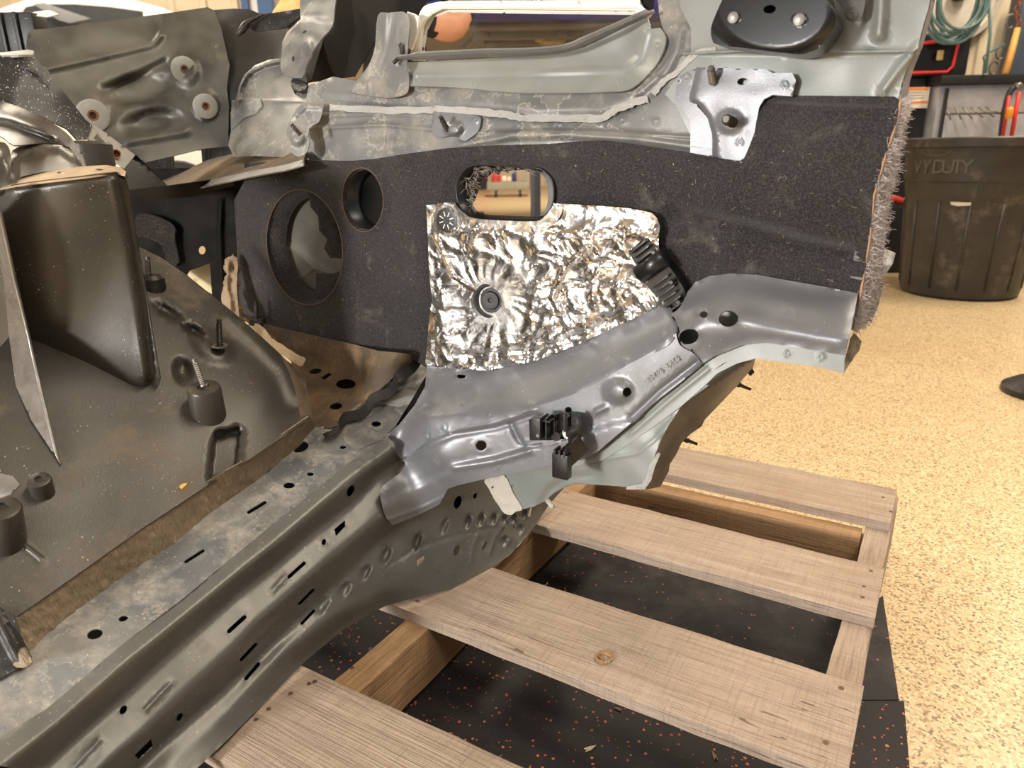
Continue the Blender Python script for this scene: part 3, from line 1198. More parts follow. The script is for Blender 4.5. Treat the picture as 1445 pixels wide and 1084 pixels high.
b1 = boss('stud_boss', 287, 546, 22, 9, 296, 592, 24, car, M['blackgloss'], dfp(296, 592) - .012)
stud(287, 545, 273, 506, dfp(296, 592) - .013, dfp(296, 592) - .02, .0034, car, M['steel'])
lathe_obj('washer', [(.010, 0), (.010, .0012), (.0055, .0014), (.005, 0)], (0, -.1, 1), at(310, 489, dfp(310, 489) - .014), car, M['steel'], 20)
stud(310, 489, 309, 450, dfp(310, 489) - .013, dfp(310, 489) - .02, .0038, car, M['darksteel'])
b2 = boss('small_boss', 55, 676, 15, 7, 64, 706, 15.5, car, M['blackgloss'], dfp(64, 706) - .008)
b3 = boss('stud_boss', 2, 716, 24, 10, 10, 775, 27, car, M['blackgloss'], dfp(10, 775) - .02)
C_('bracket_tab', [(-30, 655), (0, 668), (18, 672), (28, 684), (15, 698), (-30, 712)], tps([(-30, 655, dfp(10, 775) - .05), (28, 684, dfp(10, 775) - .04), (-30, 712, dfp(10, 775) - .05), (0, 668, dfp(10, 775) - .04), (15, 698, dfp(10, 775) - .045)]), car, M['steel'], step=6)
lathe_obj('stud_base', [(.018, -.01), (.017, .008), (.013, .013), (.006, .014)], (0, 0, 1), at(214, 402, dfp(214, 402) + .004), car, M['black'], 20)
stud(210, 396, 208, 362, dfp(214, 402) - .002, dfp(214, 402) - .008, .0036, car, M['darksteel'])
# paint chip stuck on the pan
C_('paint_chip', sm([(253, 687), (257, 683), (264, 682), (261, 686), (256, 690)], 3), off(Dfp, -.0012), car, plain('yellow_chip', (226, 170, 60), .5), step=3, th=.0008)

# ---- tower (seat box corner) ------------------------------------------
dT = dfp(215, 552)
pT = at(215, 552, dT)
vT = float(pT @ BX)
ctw = [V(221, 540, vT), V(180, 250, vT - .012), V(150, 400, vT - .02), V(100, 255, vT - .055), V(20, 265, vT - .085), V(60, 450, vT - .065), V(100, 580, vT - .05), V(-40, 300, vT - .11), V(-40, 600, vT - .1), V(30, 640, vT - .075), V(150, 580, vT - .03)]
Dtw = tps(ctw)
tw_out = [(-45, 272), (22, 261), (60, 256), (120, 249), (165, 243), (176, 246), (180, 262), (190, 322), (202, 390), (209, 433), (221, 506), (226, 533), (221, 553), (205, 568), (180, 580), (120, 610), (60, 650), (-45, 660)]
C_('tower_face', tw_out, Dtw, car, M['blackgloss'], feats=[bead([(172, 244), (186, 322), (205, 433), (220, 540)], 20, -.012), bead([(160, 250), (178, 330), (196, 440), (205, 530)], 10, .0035), bead([(20, 264), (100, 254), (176, 246)], 7, -.004), dome(215, 560, 40, 30, -.01, 0, .1), lumps(.002, 70, 9)], step=7)
tt = [(-45, 274), (22, 262), (60, 257), (120, 250), (165, 244), (176, 247), (178, 242), (170, 236), (150, 233), (110, 235), (70, 239), (45, 243), (30, 250), (22, 258), (-45, 266)]
ztop = float(at(100, 254, float(Dtw(np.array([100.]), np.array([254.]))[0]))[2])
C_('tower_top', tt, tps([(p[0], p[1], float(Dtw(np.array([float(p[0])]), np.array([float(p[1])]))[0])) for p in ((-45, 274), (22, 262), (120, 250), (176, 247))] + [(150, 233, .80), (70, 239, .80), (178, 240, .785), (-45, 264, .78)]), car,
   paint('dust_covered_top', (120, 104, 82), (160, 138, 108), .8, dust=(196, 172, 136), dustamt=.5, dscale=30, speck=.3), [ell(86, 243.5, 6, 1.7, -4), ell(141, 239, 7, 1.6, -4)], step=6, bstep=4)
# stepped block and humps behind the tower top
dT2 = float(Dtw(np.array([60.]), np.array([262.]))[0]) + .06
C_('tower_step', sm([(-30, 262), (20, 262), (30, 250), (60, 243), (105, 238), (112, 234), (104, 215), (80, 205), (40, 203), (18, 212), (10, 225), (-30, 222)], 3), tps([(-30, 262, dT2 - .02), (110, 236, dT2), (60, 205, dT2 + .03), (-30, 222, dT2 + .02), (15, 240, dT2 - .02), (60, 240, dT2 - .01)]), car, M['blackgloss'], feats=[bead([(15, 255), (16, 225), (40, 205), (85, 207), (106, 222)], 12, .008)], step=6)
hump = sm([(-40, 190), (0, 192), (20, 205), (60, 202), (98, 208), (112, 236), (121, 234), (112, 210), (92, 186), (62, 167), (30, 152), (0, 142), (-40, 132)], 3)
C_('tower_hump', hump, tps([(-40, 190, dT2 + .02), (112, 230, dT2 + .05), (60, 190, dT2 + .04), (0, 142, dT2 + .11), (92, 186, dT2 + .09), (-40, 132, dT2 + .12), (30, 165, dT2 + .07)]), car, M['blackgloss'], feats=[bead([(-30, 158), (20, 168), (60, 183), (95, 207), (116, 234)], 11, .016), bead([(-30, 175), (30, 186), (80, 200)], 8, -.006)], step=6)
C_('tower_shoulder', sm([(-40, 212), (0, 200), (14, 212), (16, 240), (22, 262), (-40, 274)], 3), tps([(-40, 212, dT2 - .03), (14, 212, dT2 - .005), (22, 262, dT2 - .05), (-40, 274, dT2 - .07)]), car, M['blackgloss'], feats=[bead([(-40, 225), (5, 222), (14, 245)], 12, .01)], step=7)
# fin standing out of the tower
fo = [(-30, 250), (0, 300), (22, 400), (40, 473), (58, 555), (79, 640), (73, 637), (44, 593), (30, 565), (22, 544), (12, 470), (6, 400), (-30, 330)]
def dtw(x, y):
    return float(Dtw(np.array([float(x)]), np.array([float(y)]))[0])


finR = [(-30, 250), (0, 300), (22, 400), (40, 473), (58, 555), (79, 640)]
finL = [(-30, 330), (-8, 340), (6, 400), (12, 470), (22, 544), (44, 593), (73, 637)]
hgt = [.035, .035, .034, .032, .026, .003]
Dfin = ruled([[(x, y, min(dtw(x, y), dfp(x, y)) - h) for (x, y), h in zip(finR, hgt)], [(x, y, min(dtw(x, y), dfp(x, y)) - .002) for x, y in finL]])
C_('fin', finR + finL[::-1], Dfin, car, paint('scraped_bare_steel', (66, 58, 50), (104, 98, 90), .5, dust=(58, 36, 24), dustamt=.5, dscale=22, metal=.3, speck=.8), feats=[lumps(.001, 10, 3)], step=6, th=.002)
tube_obj('fin_edge', [at(x, y, min(dtw(x, y), dfp(x, y)) - h) for (x, y), h in zip(finR + [(86, 655)], hgt + [.002])], [.0016, .0018, .0018, .0018, .0018, .0014, .001], car, M['steel'], 8)

# ---- brown strip and dusty floor in the middle ------------------------
cdf = [PT(447, 604, .246), PT(470, 598, .25), PT(520, 560, .255), PT(592, 508, .262), V(582, 505, .785), V(500, 489, .78), V(440, 476, .775), V(376, 463, .77), PT(430, 520, .262), PT(500, 540, .258)]
Ddf = tps(cdf)
dfo = [(438, 600), (455, 606), (473, 602), (503, 582), (529, 556), (556, 532), (595, 508), (585, 500), (533, 495), (499, 486), (440, 473), (376, 458), (350, 445), (330, 440), (380, 480), (410, 510), (428, 545)]
C_('dusty_floor', dfo, Ddf, car, M['dustfloor'], [ell(488, 542, 14, 7, 0), ell(474, 573, 9, 4.8, -5), ell(445, 524, 8.5, 3.8, -8), [(452, 533), (463, 526), (469, 528), (458, 536)]],
   [dome(488, 542, 24, 12, -.003, 0, .5), dome(474, 573, 20, 10, -.003, 0, .5), lumps(.0012, 9, 1), dome(415, 490, 24, 9, .004, 10, .4), bead([(560, 500), (530, 530), (500, 555)], 8, .002)], step=6)
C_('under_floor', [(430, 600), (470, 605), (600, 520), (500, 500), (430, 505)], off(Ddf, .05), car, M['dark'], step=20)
Dst2 = ruled([[FP(395, 499, .8, -.02), FP(408, 525, .8, -.02), FP(418, 556, .8, -.014), FP(424, 592, .8, -.012)][::-1], [(x, y, float(Ddf(np.array([float(x)]), np.array([float(y)]))[0])) for x, y in ((432, 604), (440, 585), (430, 545), (405, 505))]])
C_('seam_strip', [(395, 499), (404, 508), (420, 520), (430, 535), (436, 560), (441, 590), (436, 600), (424, 592), (418, 556), (408, 525)], Dst2, car, M['seam'], feats=[lumps(.0012, 5, 3)], step=4)
# wavy torn edge strip standing on the floor
wl = [(592, 500), (580, 512), (566, 522), (556, 527), (553, 541), (545, 549), (531, 552), (521, 557), (515, 569), (506, 578), (494, 580), (484, 582), (479, 590), (477, 600), (466, 608), (455, 612)]
wd = [float(Ddf(np.array([float(x)]), np.array([float(y)]))[0]) for x, y in wl]
wlow = [(x + (6 if i < 13 else 3), y + (13 if i < 13 else 6)) for i, (x, y) in enumerate(wl)]
Dw = ruled([[(x, y, d - .012) for (x, y), d in zip(wl, wd)][::-1], [(x, y, d - .024) for (x, y), d in zip(wlow, wd)][::-1]])
C_('wavy_flange', sm([(590, 492), (596, 490), (599, 508)], 2, False) + wlow[1:] + wl[::-1], Dw, car, M['black'], step=4, th=.0012, bstep=3)

# ---- felt covered bulkhead --------------------------------------------
VF = .79
cfelt = [V(335, 430, VF), V(330, 283, VF), V(430, 228, VF), V(590, 300, VF), V(600, 510, VF), V(500, 490, VF), V(850, 200, .785), V(1088, 135, .785), V(1290, 130, .79), V(1251, 212, .782), V(1211, 413, .782), V(1000, 400, .785), V(800, 330, .785), V(1120, 245, .755), V(1000, 270, .768), V(1200, 270, .765), V(1130, 395, .786), V(960, 260, .782), V(720, 450, VF)]
Dfelt = tps(cfelt)
felt_out = [(426, 226), (470, 227), (496, 227), (530, 224), (566, 218), (632, 209), (700, 205), (778, 203), (820, 199), (852, 198), (892, 203), (972, 216), (1038, 227), (1049, 226), (1058, 205), (1065, 186), (1069, 160), (1075, 142), (1088, 134.5), (1150, 135), (1262, 136), (1268, 142), (1266, 165), (1257, 195), (1250, 215), (1240, 245), (1231, 275), (1227, 330), (1223, 365), (1214, 405), (1210, 425), (1100, 420), (1000, 420), (950, 450), (870, 470), (760, 512), (686, 530), (600, 518), (582, 507), (533, 500), (499, 489), (440, 476), (376, 463), (350, 452), (335, 430), (335, 363), (332, 310), (330, 283), (345, 255), (400, 235)]
win = sm([(642.5, 263.5), (646, 251), (656, 238), (671, 232), (700, 232.5), (742, 236), (761, 237), (774, 247), (781, 260), (782, 280), (778, 295), (767, 308), (754.5, 313), (710, 312), (667, 309), (652, 298), (645, 285)], 3)
bighole = ell(430, 349, 53, 82, -8, 40)
smallhole = ell(512, 282, 29, 45, -4, 32)
ff_ = [dome(712, 272, 88, 58, -.005, 0, .82), bead([(955, 300), (1010, 316), (1060, 325), (1130, 345), (1196, 358)], 22, -.011), bead([(1095, 148), (1160, 152), (1248, 155)], 9, .004), dome(1000, 350, 90, 50, .005, 20, .1), dome(430, 349, 66, 96, .003, -8, .8), dome(512, 282, 38, 55, .004, -4, .8),
       lumps(.0025, 55, 11), bead([(560, 230), (590, 330), (590, 480)], 30, .004)]
C_('felt_liner', felt_out, Dfelt, car, M['felt'], [win, bighole, smallhole], ff_, step=6.5, th=.008)


def fd(x, y, o=0.0):
    return float(Dfelt(np.array([float(x)]), np.array([float(y)]))[0]) + o


NF = -BX


def collar(name, hole, inner_scale, depth_m, mat, shift=(0, 0)):
    """short sleeve behind an opening in the felt"""
    h = np.array(hole)
    P = at(h[:, 0], h[:, 1], Dfelt(h[:, 0], h[:, 1]) - .001)
    c = P.mean(0)
    Q = c + (P - c) * inner_scale + BX * depth_m
    R = c + (P - c) * (inner_scale * .9) + BX * (depth_m + .003)
    n = len(P)
    v = np.concatenate([P, Q, R])
    f = [(i, (i + 1) % n, n + (i + 1) % n, n + i) for i in range(n)] + [(n + i, n + (i + 1) % n, 2 * n + (i + 1) % n, 2 * n + i) for i in range(n)]
    o = mesh_obj(name, v, f, car, mat, smooth=True)
    md = o.modifiers.new('thickness', 'SOLIDIFY')
    md.thickness = .0016
    return o


collar('opening_collar', bighole, .96, .028, M['feltdark'])
collar('opening_collar', smallhole, .95, .030, M['plastic'])
collar('window_collar', win, .985, .016, M['plastic'])
# bright copper coloured trimmed edges of the two round openings
for hl in (bighole, smallhole):
    h = np.array(hl + hl[:1])
    tube_obj('trimmed_edge', at(h[:, 0], h[:, 1], Dfelt(h[:, 0], h[:, 1]) - .0035), .0008, car, plain('copper_edge', (92, 70, 52), .6, .2), 6)
# back layer of the bulkhead with dark cavity; gaps behind window and big hole
back_out = [(345, 230), (620, 215), (860, 205), (1060, 200), (1230, 160), (1205, 420), (950, 440), (690, 520), (600, 505), (350, 440)]
C_('bulkhead_back_sheet', back_out, off(Dfelt, .055), car, M['olive'], [sm([(650, 262), (660, 243), (680, 238), (745, 240), (765, 247), (772, 262), (772, 290), (760, 305), (740, 308), (680, 306), (660, 298)], 3), ell(522, 283, 4, 6)], [bead([(400, 340), (440, 375), (480, 395)], 6, .004), bead([(395, 415), (440, 380)], 5, .004)], step=14)
C_('small_hole_shade', sm([(492, 235), (545, 230), (552, 290), (540, 335), (495, 330), (484, 280)], 3), off(Dfelt, .040), car, M['dark'], step=12)  # near-black sheet, the small opening's inner shade put in as colour
# torn felt flaps inside the openings
C_('felt_flap', [(436, 268), (455, 275), (470, 300), (480, 340), (484, 365), (466, 364), (457, 350), (462, 338), (450, 325), (449, 305), (438, 292)], off(Dfelt, .032), car, M['feltdark'], feats=[lumps(.003, 9, 6)], step=5, th=.006)
C_('felt_flap', [(446, 385), (465, 387), (480, 383), (478, 405), (462, 420), (442, 424), (446, 405)], off(Dfelt, .034), car, M['feltdark'], feats=[lumps(.003, 9, 8)], step=5, th=.006)
C_('felt_flap', [(646, 255), (662, 236), (700, 233), (745, 236), (735, 240), (690, 243), (678, 246), (670, 258), (668, 275), (660, 290), (664, 304), (655, 299), (645, 282)], off(Dfelt, .02), car, M['feltdark'], feats=[lumps(.004, 7, 4)], step=4, th=.01)

# loose fibres: fraying on openings and along the cut edge, uncountable
fv, ffc = [], []


def fibre(p, d, L, r=.00022, curl=.6):
    d = np.array(d, float)
    d /= np.linalg.norm(d) + 1e-9
    pts = [np.array(p, float)]
    for i in range(3):
        d = d + RNG.normal(0, curl * .5, 3)
        d /= np.linalg.norm(d)
        pts.append(pts[-1] + d * L / 3)
    n0 = len(fv)
    a, b, _ = frame(pts[1] - pts[0])
    for q in pts:
        fv.extend([q + a * r, q - a * r * .5 + b * r * .87, q - a * r * .5 - b * r * .87])
    for i in range(3):
        for k in range(3):
            k2 = (k + 1) % 3
            ffc.append((n0 + i * 3 + k, n0 + i * 3 + k2, n0 + i * 3 + 3 + k2, n0 + i * 3 + 3 + k))


for x, y in [(random.uniform(665, 748), random.uniform(232, 243)) for _ in range(90)] + [(random.uniform(655, 672), random.uniform(250, 300)) for _ in range(60)]:
    fibre(at(x, y, fd(x, y, .012)), (random.uniform(-.3, 1), -.2, random.uniform(-.8, .2)), random.uniform(.004, .012), .00018)
for _ in range(300):
    x, y = random.uniform(340, 1220), random.uniform(215, 480)
    if (600 < x < 930 and y > 285) or y > 400 and x > 900:
        continue
    if math.hypot((x - 430) / 62, (y - 349) / 92) < 1 or math.hypot((x - 512) / 36, (y - 282) / 52) < 1 or (630 < x < 800 and 225 < y):
        continue
    fibre(at(x, y, fd(x, y, -.0045)), RNG.normal(0, 1, 3) + NF * .2, random.uniform(.0015, .006), .00012)
fo_ = mesh_obj('loose_fibres', fv, ffc, car, plain('pale_lint', (176, 164, 146), .9), smooth=True)
fo_['kind'] = 'stuff'

# ---- cut edge of the felt: a thick frayed sandwich ----------------------
ce = [(1316, -20), (1311, 10), (1306, 30), (1298, 62), (1284, 92), (1275, 115), (1270, 140), (1269, 160), (1258, 195), (1251, 215), (1242, 245), (1234, 275), (1229, 320), (1224, 362), (1216, 405), (1211, 440), (1204, 466)]
cr_ = [(1322, -20), (1318, 10), (1312, 30), (1302, 66), (1290, 95), (1284, 115), (1281, 140), (1278, 160), (1270, 205), (1265, 235), (1260, 258), (1255, 282), (1250, 325), (1247, 362), (1241, 405), (1230, 450), (1207, 468)]
Dce = ruled([[(x, y, fd(min(x, 1268), y, .002)) for x, y in ce][::-1], [(x, y, fd(min(x, 1268), y, .05)) for x, y in cr_][::-1]])


def fray_mat():
    t = NT('frayed_grey_fibre')
    col = t.mix(t.noise(220, 4, .7), rgb(84, 80, 86), rgb(206, 200, 204))
    col = t.mix(t.ramp(t.noise(40, 3), .5, .7, 0, .5), col, rgb(124, 110, 104))
    t.bump(t.noise(500, 4, .8), 1.0, .004)
    return t.out(col, .95, 0.0)


M['fray'] = fray_mat()
C_('cut_felt_edge', ce + cr_[::-1], Dce, car, M['fray'], feats=[lumps(.004, 5, 2), lumps(.003, 2.6, 5)], step=3.4, th=.012, bstep=3)
hb = plain('tan_hardboard', (150, 116, 88), .8, 0, .25, 80)
hbp = sm(ce[6:16], 4, False)
for k0 in range(0, len(hbp) - 5, 6):
    seg_ = [at(x + random.uniform(-.8, .8), y, fd(min(x, 1268), y, -.0006 + random.uniform(-.001, .001))) for x, y in hbp[k0:k0 + 6]]
    tube_obj('hardboard_splinter', seg_, [.0004, .0009, .0012, .0009, .0008, .0003], car, hb, 6)
fv, ffc = [], []
for _ in range(2600):
    i = random.randrange(6, len(ce) - 1)
    t_, s_ = random.random(), random.random()
    a = np.array(ce[i]) * (1 - t_) + np.array(ce[i + 1]) * t_
    b = np.array(cr_[i]) * (1 - t_) + np.array(cr_[i + 1]) * t_
    q = a * (1 - s_) + b * s_
    fibre(at(q[0], q[1], fd(min(a[0], 1268), a[1], .002 + .048 * s_ - .002)), AX * random.uniform(.2, 1) + RNG.normal(0, .6, 3), random.uniform(.003, .011), .00022, .9)
fo_ = mesh_obj('frayed_fibres', fv, ffc, car, plain('grey_lint', (190, 182, 182), .9), smooth=True)
fo_['kind'] = 'stuff'
for nm, poly, m in (('torn_scrap', [(1240, 356), (1252, 352), (1264, 357), (1260, 372), (1250, 386), (1240, 384)], 'ecoat_dusty'), ('torn_scrap', [(1238, 398), (1247, 400), (1240, 430), (1230, 455), (1226, 445)], 'ecoat_dusty'), ('torn_scrap', [(1200, 478), (1206, 470), (1216, 482), (1212, 495), (1200, 512), (1190, 528), (1188, 520), (1194, 500)], 'brownscrap')):
    C_(nm, poly, tps([(x, y, fd(1210, 430, .035 + .01 * math.sin(x))) for x, y in poly[:4]]), car, M[m], feats=[lumps(.004, 9, 2)], step=4, th=.001)

# ---- foil sheet ---------------------------------------------------------
foil_out = [(601.5, 290), (620, 287), (641, 285)] + [(x, y) for x, y in sm([(646, 296), (654, 305), (668, 314), (710, 318), (755, 319), (770, 313), (782, 300), (787, 288)], 3, False)] + [(800, 288), (819, 289), (850, 291), (879, 293), (905, 297), (920, 301), (927, 308), (931, 318), (929, 346), (935, 375), (945, 405), (944, 428), (925, 436), (876, 458), (820, 484), (759, 508), (720, 518), (686, 523), (640, 520), (600, 515), (603, 480), (606, 443), (610, 423), (606, 393), (604, 340)]


def ridged(x, y, sc, seed):
    return np.array([1 - 2.2 * abs(mnoise.noise((a / sc, b / sc, seed))) for a, b in zip(x, y)])


def crinkle(x, y):
    wx = x + 6 * np.sin(y / 13. + 1) + 3 * np.sin(x / 7.)
    wy_ = y + 6 * np.sin(x / 15.) + 3 * np.sin(y / 6. + 2)
    h = .0050 * ridged(wx, wy_, 42, 1.3) + .0026 * ridged(wy_, wx, 20, 4.1) + .0006 * ridged(wx, wy_, 9, 7.7)
    g = np.hypot(x - 693, (y - 424) / 1.1)
    calm = _s((g - 26) / 70) * (.3 + .7 * _s((np.abs(y - 302) - 4) / 24)) * (.4 + .6 * _s((x - 602) / 40))
    ang = np.arctan2(y - 424, x - 693)
    rays = .0006 * np.sin(ang * 19 + 2.6 * np.sin(g / 15) + 2 * np.sin(ang * 3)) * (.4 + .6 * (np.sin(ang * 5 + 1) > -.2)) * _s((g - 24) / 20) * _s((125 - g) / 60)
    return h * (.12 + .88 * calm) + rays


foil_f = [(crinkle, []), dome(800, 405, 60, 45, -.004, 0, .1), dome(850, 330, 60, 40, .006, 0, .2), bead([(800, 460), (780, 420), (795, 380), (830, 350)], 7, .005), bead([(612, 330), (640, 390), (672, 410)], 4, .003), bead([(640, 502), (760, 495), (870, 450)], 10, -.003)]
C_('foil_sheet', foil_out, off(Dfelt, -.015), car, M['foil'], [ell(631, 311, 14, 15), ell(693, 424, 15, 18, -12)], foil_f, step=2.7, th=.0006, bstep=3, flat=True)
# flat foil ring under the window
C_('foil_rim', [(641, 286)] + sm([(646, 292), (654, 300), (668, 308), (710, 311.5), (755, 312.5), (768, 306), (778, 294), (781, 287)], 3, False) + [(796, 288)] + sm([(792, 302), (782, 316), (766, 325), (740, 328), (690, 326), (664, 322), (650, 314)], 3, False)
   + [(640, 300)], off(Dfelt, -.0185), car, M['foil'], feats=[lumps(.0004, 6, 2)], step=4, th=.0006, bstep=3)
# plastic push clip with star slots, white ring
cc = at(631, 311, fd(631, 311, -.0185))
pc = lathe_obj('push_clip', [(.0155, -.002), (.0155, .001), (.013, .0016), (.003, .0012), (.0001, .0012)], NF, cc, car, M['plasticdusty'], 28)
e1, e2, _ = frame(NF)
for k in range(8):
    q = 2 * math.pi * k / 8 + .3
    d = e1 * math.cos(q) + e2 * math.sin(q)
    d2 = np.cross(d, NF)
    box('clip_slot', cc + d * .0085 + NF * .0018, (.006, .0011, .0008), pc, M['white'], ax=(d, d2, NF))
lathe_obj('clip_ring', [(.0165, 0), (.0200, .0005), (.0200, .0012), (.0165, .0012)], NF, cc, pc, M['foil'], 32, closed=True)
# rubber grommet
gc = at(693, 424, fd(693, 424, -.010))
gr = lathe_obj('rubber_grommet', [(.0235, 0), (.0235, .003), (.0205, .005), (.0185, .004), (.0165, .0005), (.0125, .0005), (.011, .003), (.0055, .0035), (.003, .003), (.0022, .001), (.0001, .001)], NF + AX * .18, gc, car, M['rubber'], 32)
lathe_obj('grommet_flange', [(.0215, -.001), (.030, .000), (.030, .0016), (.0215, .003)], NF + AX * .1, gc, gr, M['foil'], 32, closed=True)

# ---- ribbed black plastic holder right of the foil -----------------------
hold = [(887, 356), (898, 345), (912, 335), (921, 344), (927, 353), (935, 362), (942, 373), (953, 388), (964, 406), (968, 420), (966, 428), (958, 436), (947, 444), (938, 436), (928, 421), (912, 402), (897, 391), (900, 379), (893, 366)]
ho = C_('ribbed_holder', hold, off(Dfelt, -.022), car, M['plastic'], step=5, ext=BX * .02)
for k in range(13):
    t_ = k / 12
    a = np.array([889, 358]) * (1 - t_) + np.array([944, 440]) * t_
    b = np.array([914, 338]) * (1 - t_) + np.array([966, 424]) * t_
    if 4 <= k <= 6:
        continue
    A = at(a[0], a[1], fd(a[0], a[1], -.027))
    B = at(b[0], b[1], fd(b[0], b[1], -.027))
    d = (B - A) / np.linalg.norm(B - A)
    box('rib', (A + B) / 2, (np.linalg.norm(B - A) * (.9 + .1 * math.sin(k * 3)), .0022, .008), ho, M['plasticdusty'], bev=.0004, ax=(d, np.cross(d, NF), NF))
A, B = at(903, 387, fd(903, 387, -.027)), at(938, 362, fd(938, 362, -.027))
tube_obj('holder_barrel', [A, B], .011, ho, M['plastic'], 18)
for x, y in ((925, 355), (950, 397), (960, 425)):
    lathe_obj('holder_pin', [(.003, 0), (.003, .006), (.0022, .008)], NF, at(x, y, fd(x, y, -.026)), ho, M['plastic'], 10)

# ---- rail -----------------------------------------------------------------
foilB = [(560, 600), (600, 520), (640, 524), (686, 527), (720, 522), (759, 511), (820, 487), (876, 461), (925, 439), (945, 430)]
ledgB = [(560, 606), (610, 555), (650, 551), (700, 547), (740, 538), (789, 524), (840, 500), (880, 477), (920, 452), (946, 436)]
ridge = [(556, 618), (600, 590), (640, 582), (700, 567), (745, 555), (789, 541), (855, 513), (890, 495), (932, 462), (948, 448)]
lap = [(566, 648), (604, 626), (666, 604), (700, 596), (766, 575), (806, 562), (844, 544), (877, 524), (921, 500), (950, 480)]
zt = lambda x, y: PT(x, y, .25)
cap_l = [[zt(560, 600)] + VL(foilB[1:], .782), [U(560, 606, -.63)] + VL(ledgB[1:], .752), [U(556, 618, -.625)] + [V(x, y, .70 + .04 * min(1, (x - 556) / 200)) for x, y in ridge[1:]], [U(566, 648, -.600)] + [V(x, y, .70 + .026 * min(1, (x - 560) / 300)) for x, y in lap[1:]]]
Dcap = ruled(cap_l)
cap_out = [(548, 616), (560, 603), (585, 572), (600, 545), (602, 516), (640, 521), (686, 524), (720, 519), (759, 508), (820, 484), (876, 458), (925, 436), (944, 428), (949, 440), (955, 452), (957, 466), (953, 478), (940, 489), (921, 500), (877, 524), (844, 544), (806, 562), (766, 575), (700, 596), (666, 604), (604, 626), (566, 648), (558, 638)]
C_('rail_upper_cap', cap_out, Dcap, car, M['ecoat'], [ell(651, 531, 6, 3.2, 0)], [ring(938, 477, 5), ring(884, 511, 5), ring(750, 573, 5), ring(693, 586, 5), ring(604, 614, 5), ring(630, 604, 5), dome(640, 575, 40, 14, -.003, -10, .1), dome(610, 640, 14, 8, .003, 0, .1)], step=6, smooth=6, th=.002)
# dusty gasket strip between foil and rail
C_('sealing_strip', ribbon(sm([(602, 519), (640, 523), (686, 526), (720, 521), (759, 510), (820, 486), (876, 460), (925, 438)], 4, False), 6, .15), off(Dcap, -.0025), car, M['ecoat_dusty2'], step=4, th=.003, bstep=4)
cw = [U(566, 650, -.600), U(545, 690, -.590), U(542, 712, -.588), U(552, 738, -.586), U(590, 727, -.572), V(646, 685, .70), V(680, 629, .708), V(700, 600, .714), V(755, 660, .716), V(830, 648, .72), V(766, 575, .72), V(850, 560, .724), V(921, 505, .728), V(985, 500, .732), V(921, 568, .726), V(884, 603, .722), V(620, 640, .69)]
Dweb = tps(cw)
web_out = [(566, 650), (571, 652), (571, 657), (564, 668), (550, 678), (540, 686), (536, 693), (537, 705), (541, 722), (546, 733), (555, 741), (572, 734), (590, 727), (620, 712), (632, 690), (646, 685), (685, 676), (755, 662), (786, 655), (821, 649), (843, 638), (866, 618), (884, 603), (921, 570), (960, 540), (990, 513), (983, 500), (975, 495), (961, 488), (956, 474), (953, 470), (940, 484), (921, 496), (877, 520), (844, 540), (806, 558), (766, 571), (700, 592), (666, 600), (604, 622)]
wf = [bead([(580, 640), (640, 614), (700, 604), (760, 585)], 7, -.003), ledge([(745, 634), (690, 650), (640, 662), (600, 680), (560, 700)], 7, -.004), bead([(722, 600), (730, 618), (738, 628)], 6, -.004), bead([(738, 628), (775, 622), (800, 612)], 7, .003), bead([(640, 660), (700, 650), (747, 636)], 8, .004),
      dome(872, 552, 25, 22, .010, 0, .25), bead([(855, 575), (840, 582)], 7, .005), ring(679, 629, 13, .0012, 11), bead([(890, 590), (930, 552), (985, 510)], 7, -.004), bead([(545, 735), (600, 715), (640, 695)], 5, .002), bead([(560, 655), (600, 640)], 5, .002), lumps(.0012, 45, 3), ring(548, 695, 5), ring(700, 660, 4), ring(745, 640, 4)]
C_('rail_web', web_out, off(Dweb, -.003), car, M['ecoat'], [ell(679, 629, 7.5, 7, 0), ell(802, 579, 5, 4.6, 0), ell(885, 554, 6.5, 7.5, 10)], wf, step=6, th=.002)
C_('rail_back_wall', [(600, 640), (760, 590), (900, 520), (1000, 430), (1190, 430), (1190, 490), (1050, 480), (980, 510), (840, 620), (640, 670)], off(tps([V(600, 640, .75), V(760, 600, .765), V(1000, 470, .775), V(1190, 460, .775), V(840, 620, .765)]), 0), car, M['ecoat_green'], step=18)
C_('ledge_hole_shade', [(560, 600), (606, 522), (660, 524), (720, 522), (850, 474), (930, 440), (940, 470), (850, 530), (700, 580), (600, 612)], off(Dcap, .03), car, M['dark'], step=16)  # near-black sheet added behind the cap hole as painted shade
# stamped part number
for k, ch in enumerate('00475 5992'):
    if ch == ' ':
        continue
    cu = bpy.data.curves.new('stamped_number', 'FONT')
    cu.body = ch
    cu.size = .0085
    cu.extrude = .0006
    cu.align_x = 'CENTER'
    tmp = bpy.data.objects.new('tmp_text', cu)
    COL.objects.link(tmp)
    me = bpy.data.meshes.new_from_object(tmp)
    me.name = 'stamped_number'
    bpy.data.objects.remove(tmp)
    x, y = 915 + k * 4.6, 540 - k * 3.45
    o = link('stamped_number', me, car, M['ecoat_green'])
    p = at(x, y, float(Dweb(np.array([x]), np.array([y]))[0]) - .0048)
    ex = at(955., 510., float(Dweb(np.array([955.]), np.array([510.]))[0])) - at(915., 540., float(Dweb(np.array([915.]), np.array([540.]))[0]))
    ex /= np.linalg.norm(ex)
    nz = CAM - p
    nz -= ex * (nz @ ex)
    nz /= np.linalg.norm(nz)
    ey = np.cross(nz, ex)
    Rm = np.stack([ex, ey, nz], 1)
    o.matrix_world = Matrix([[*Rm[0], p[0] - BO[0]], [*Rm[1], p[1] - BO[1]], [*Rm[2], p[2] - BO[2]], [0, 0, 0, 1]])

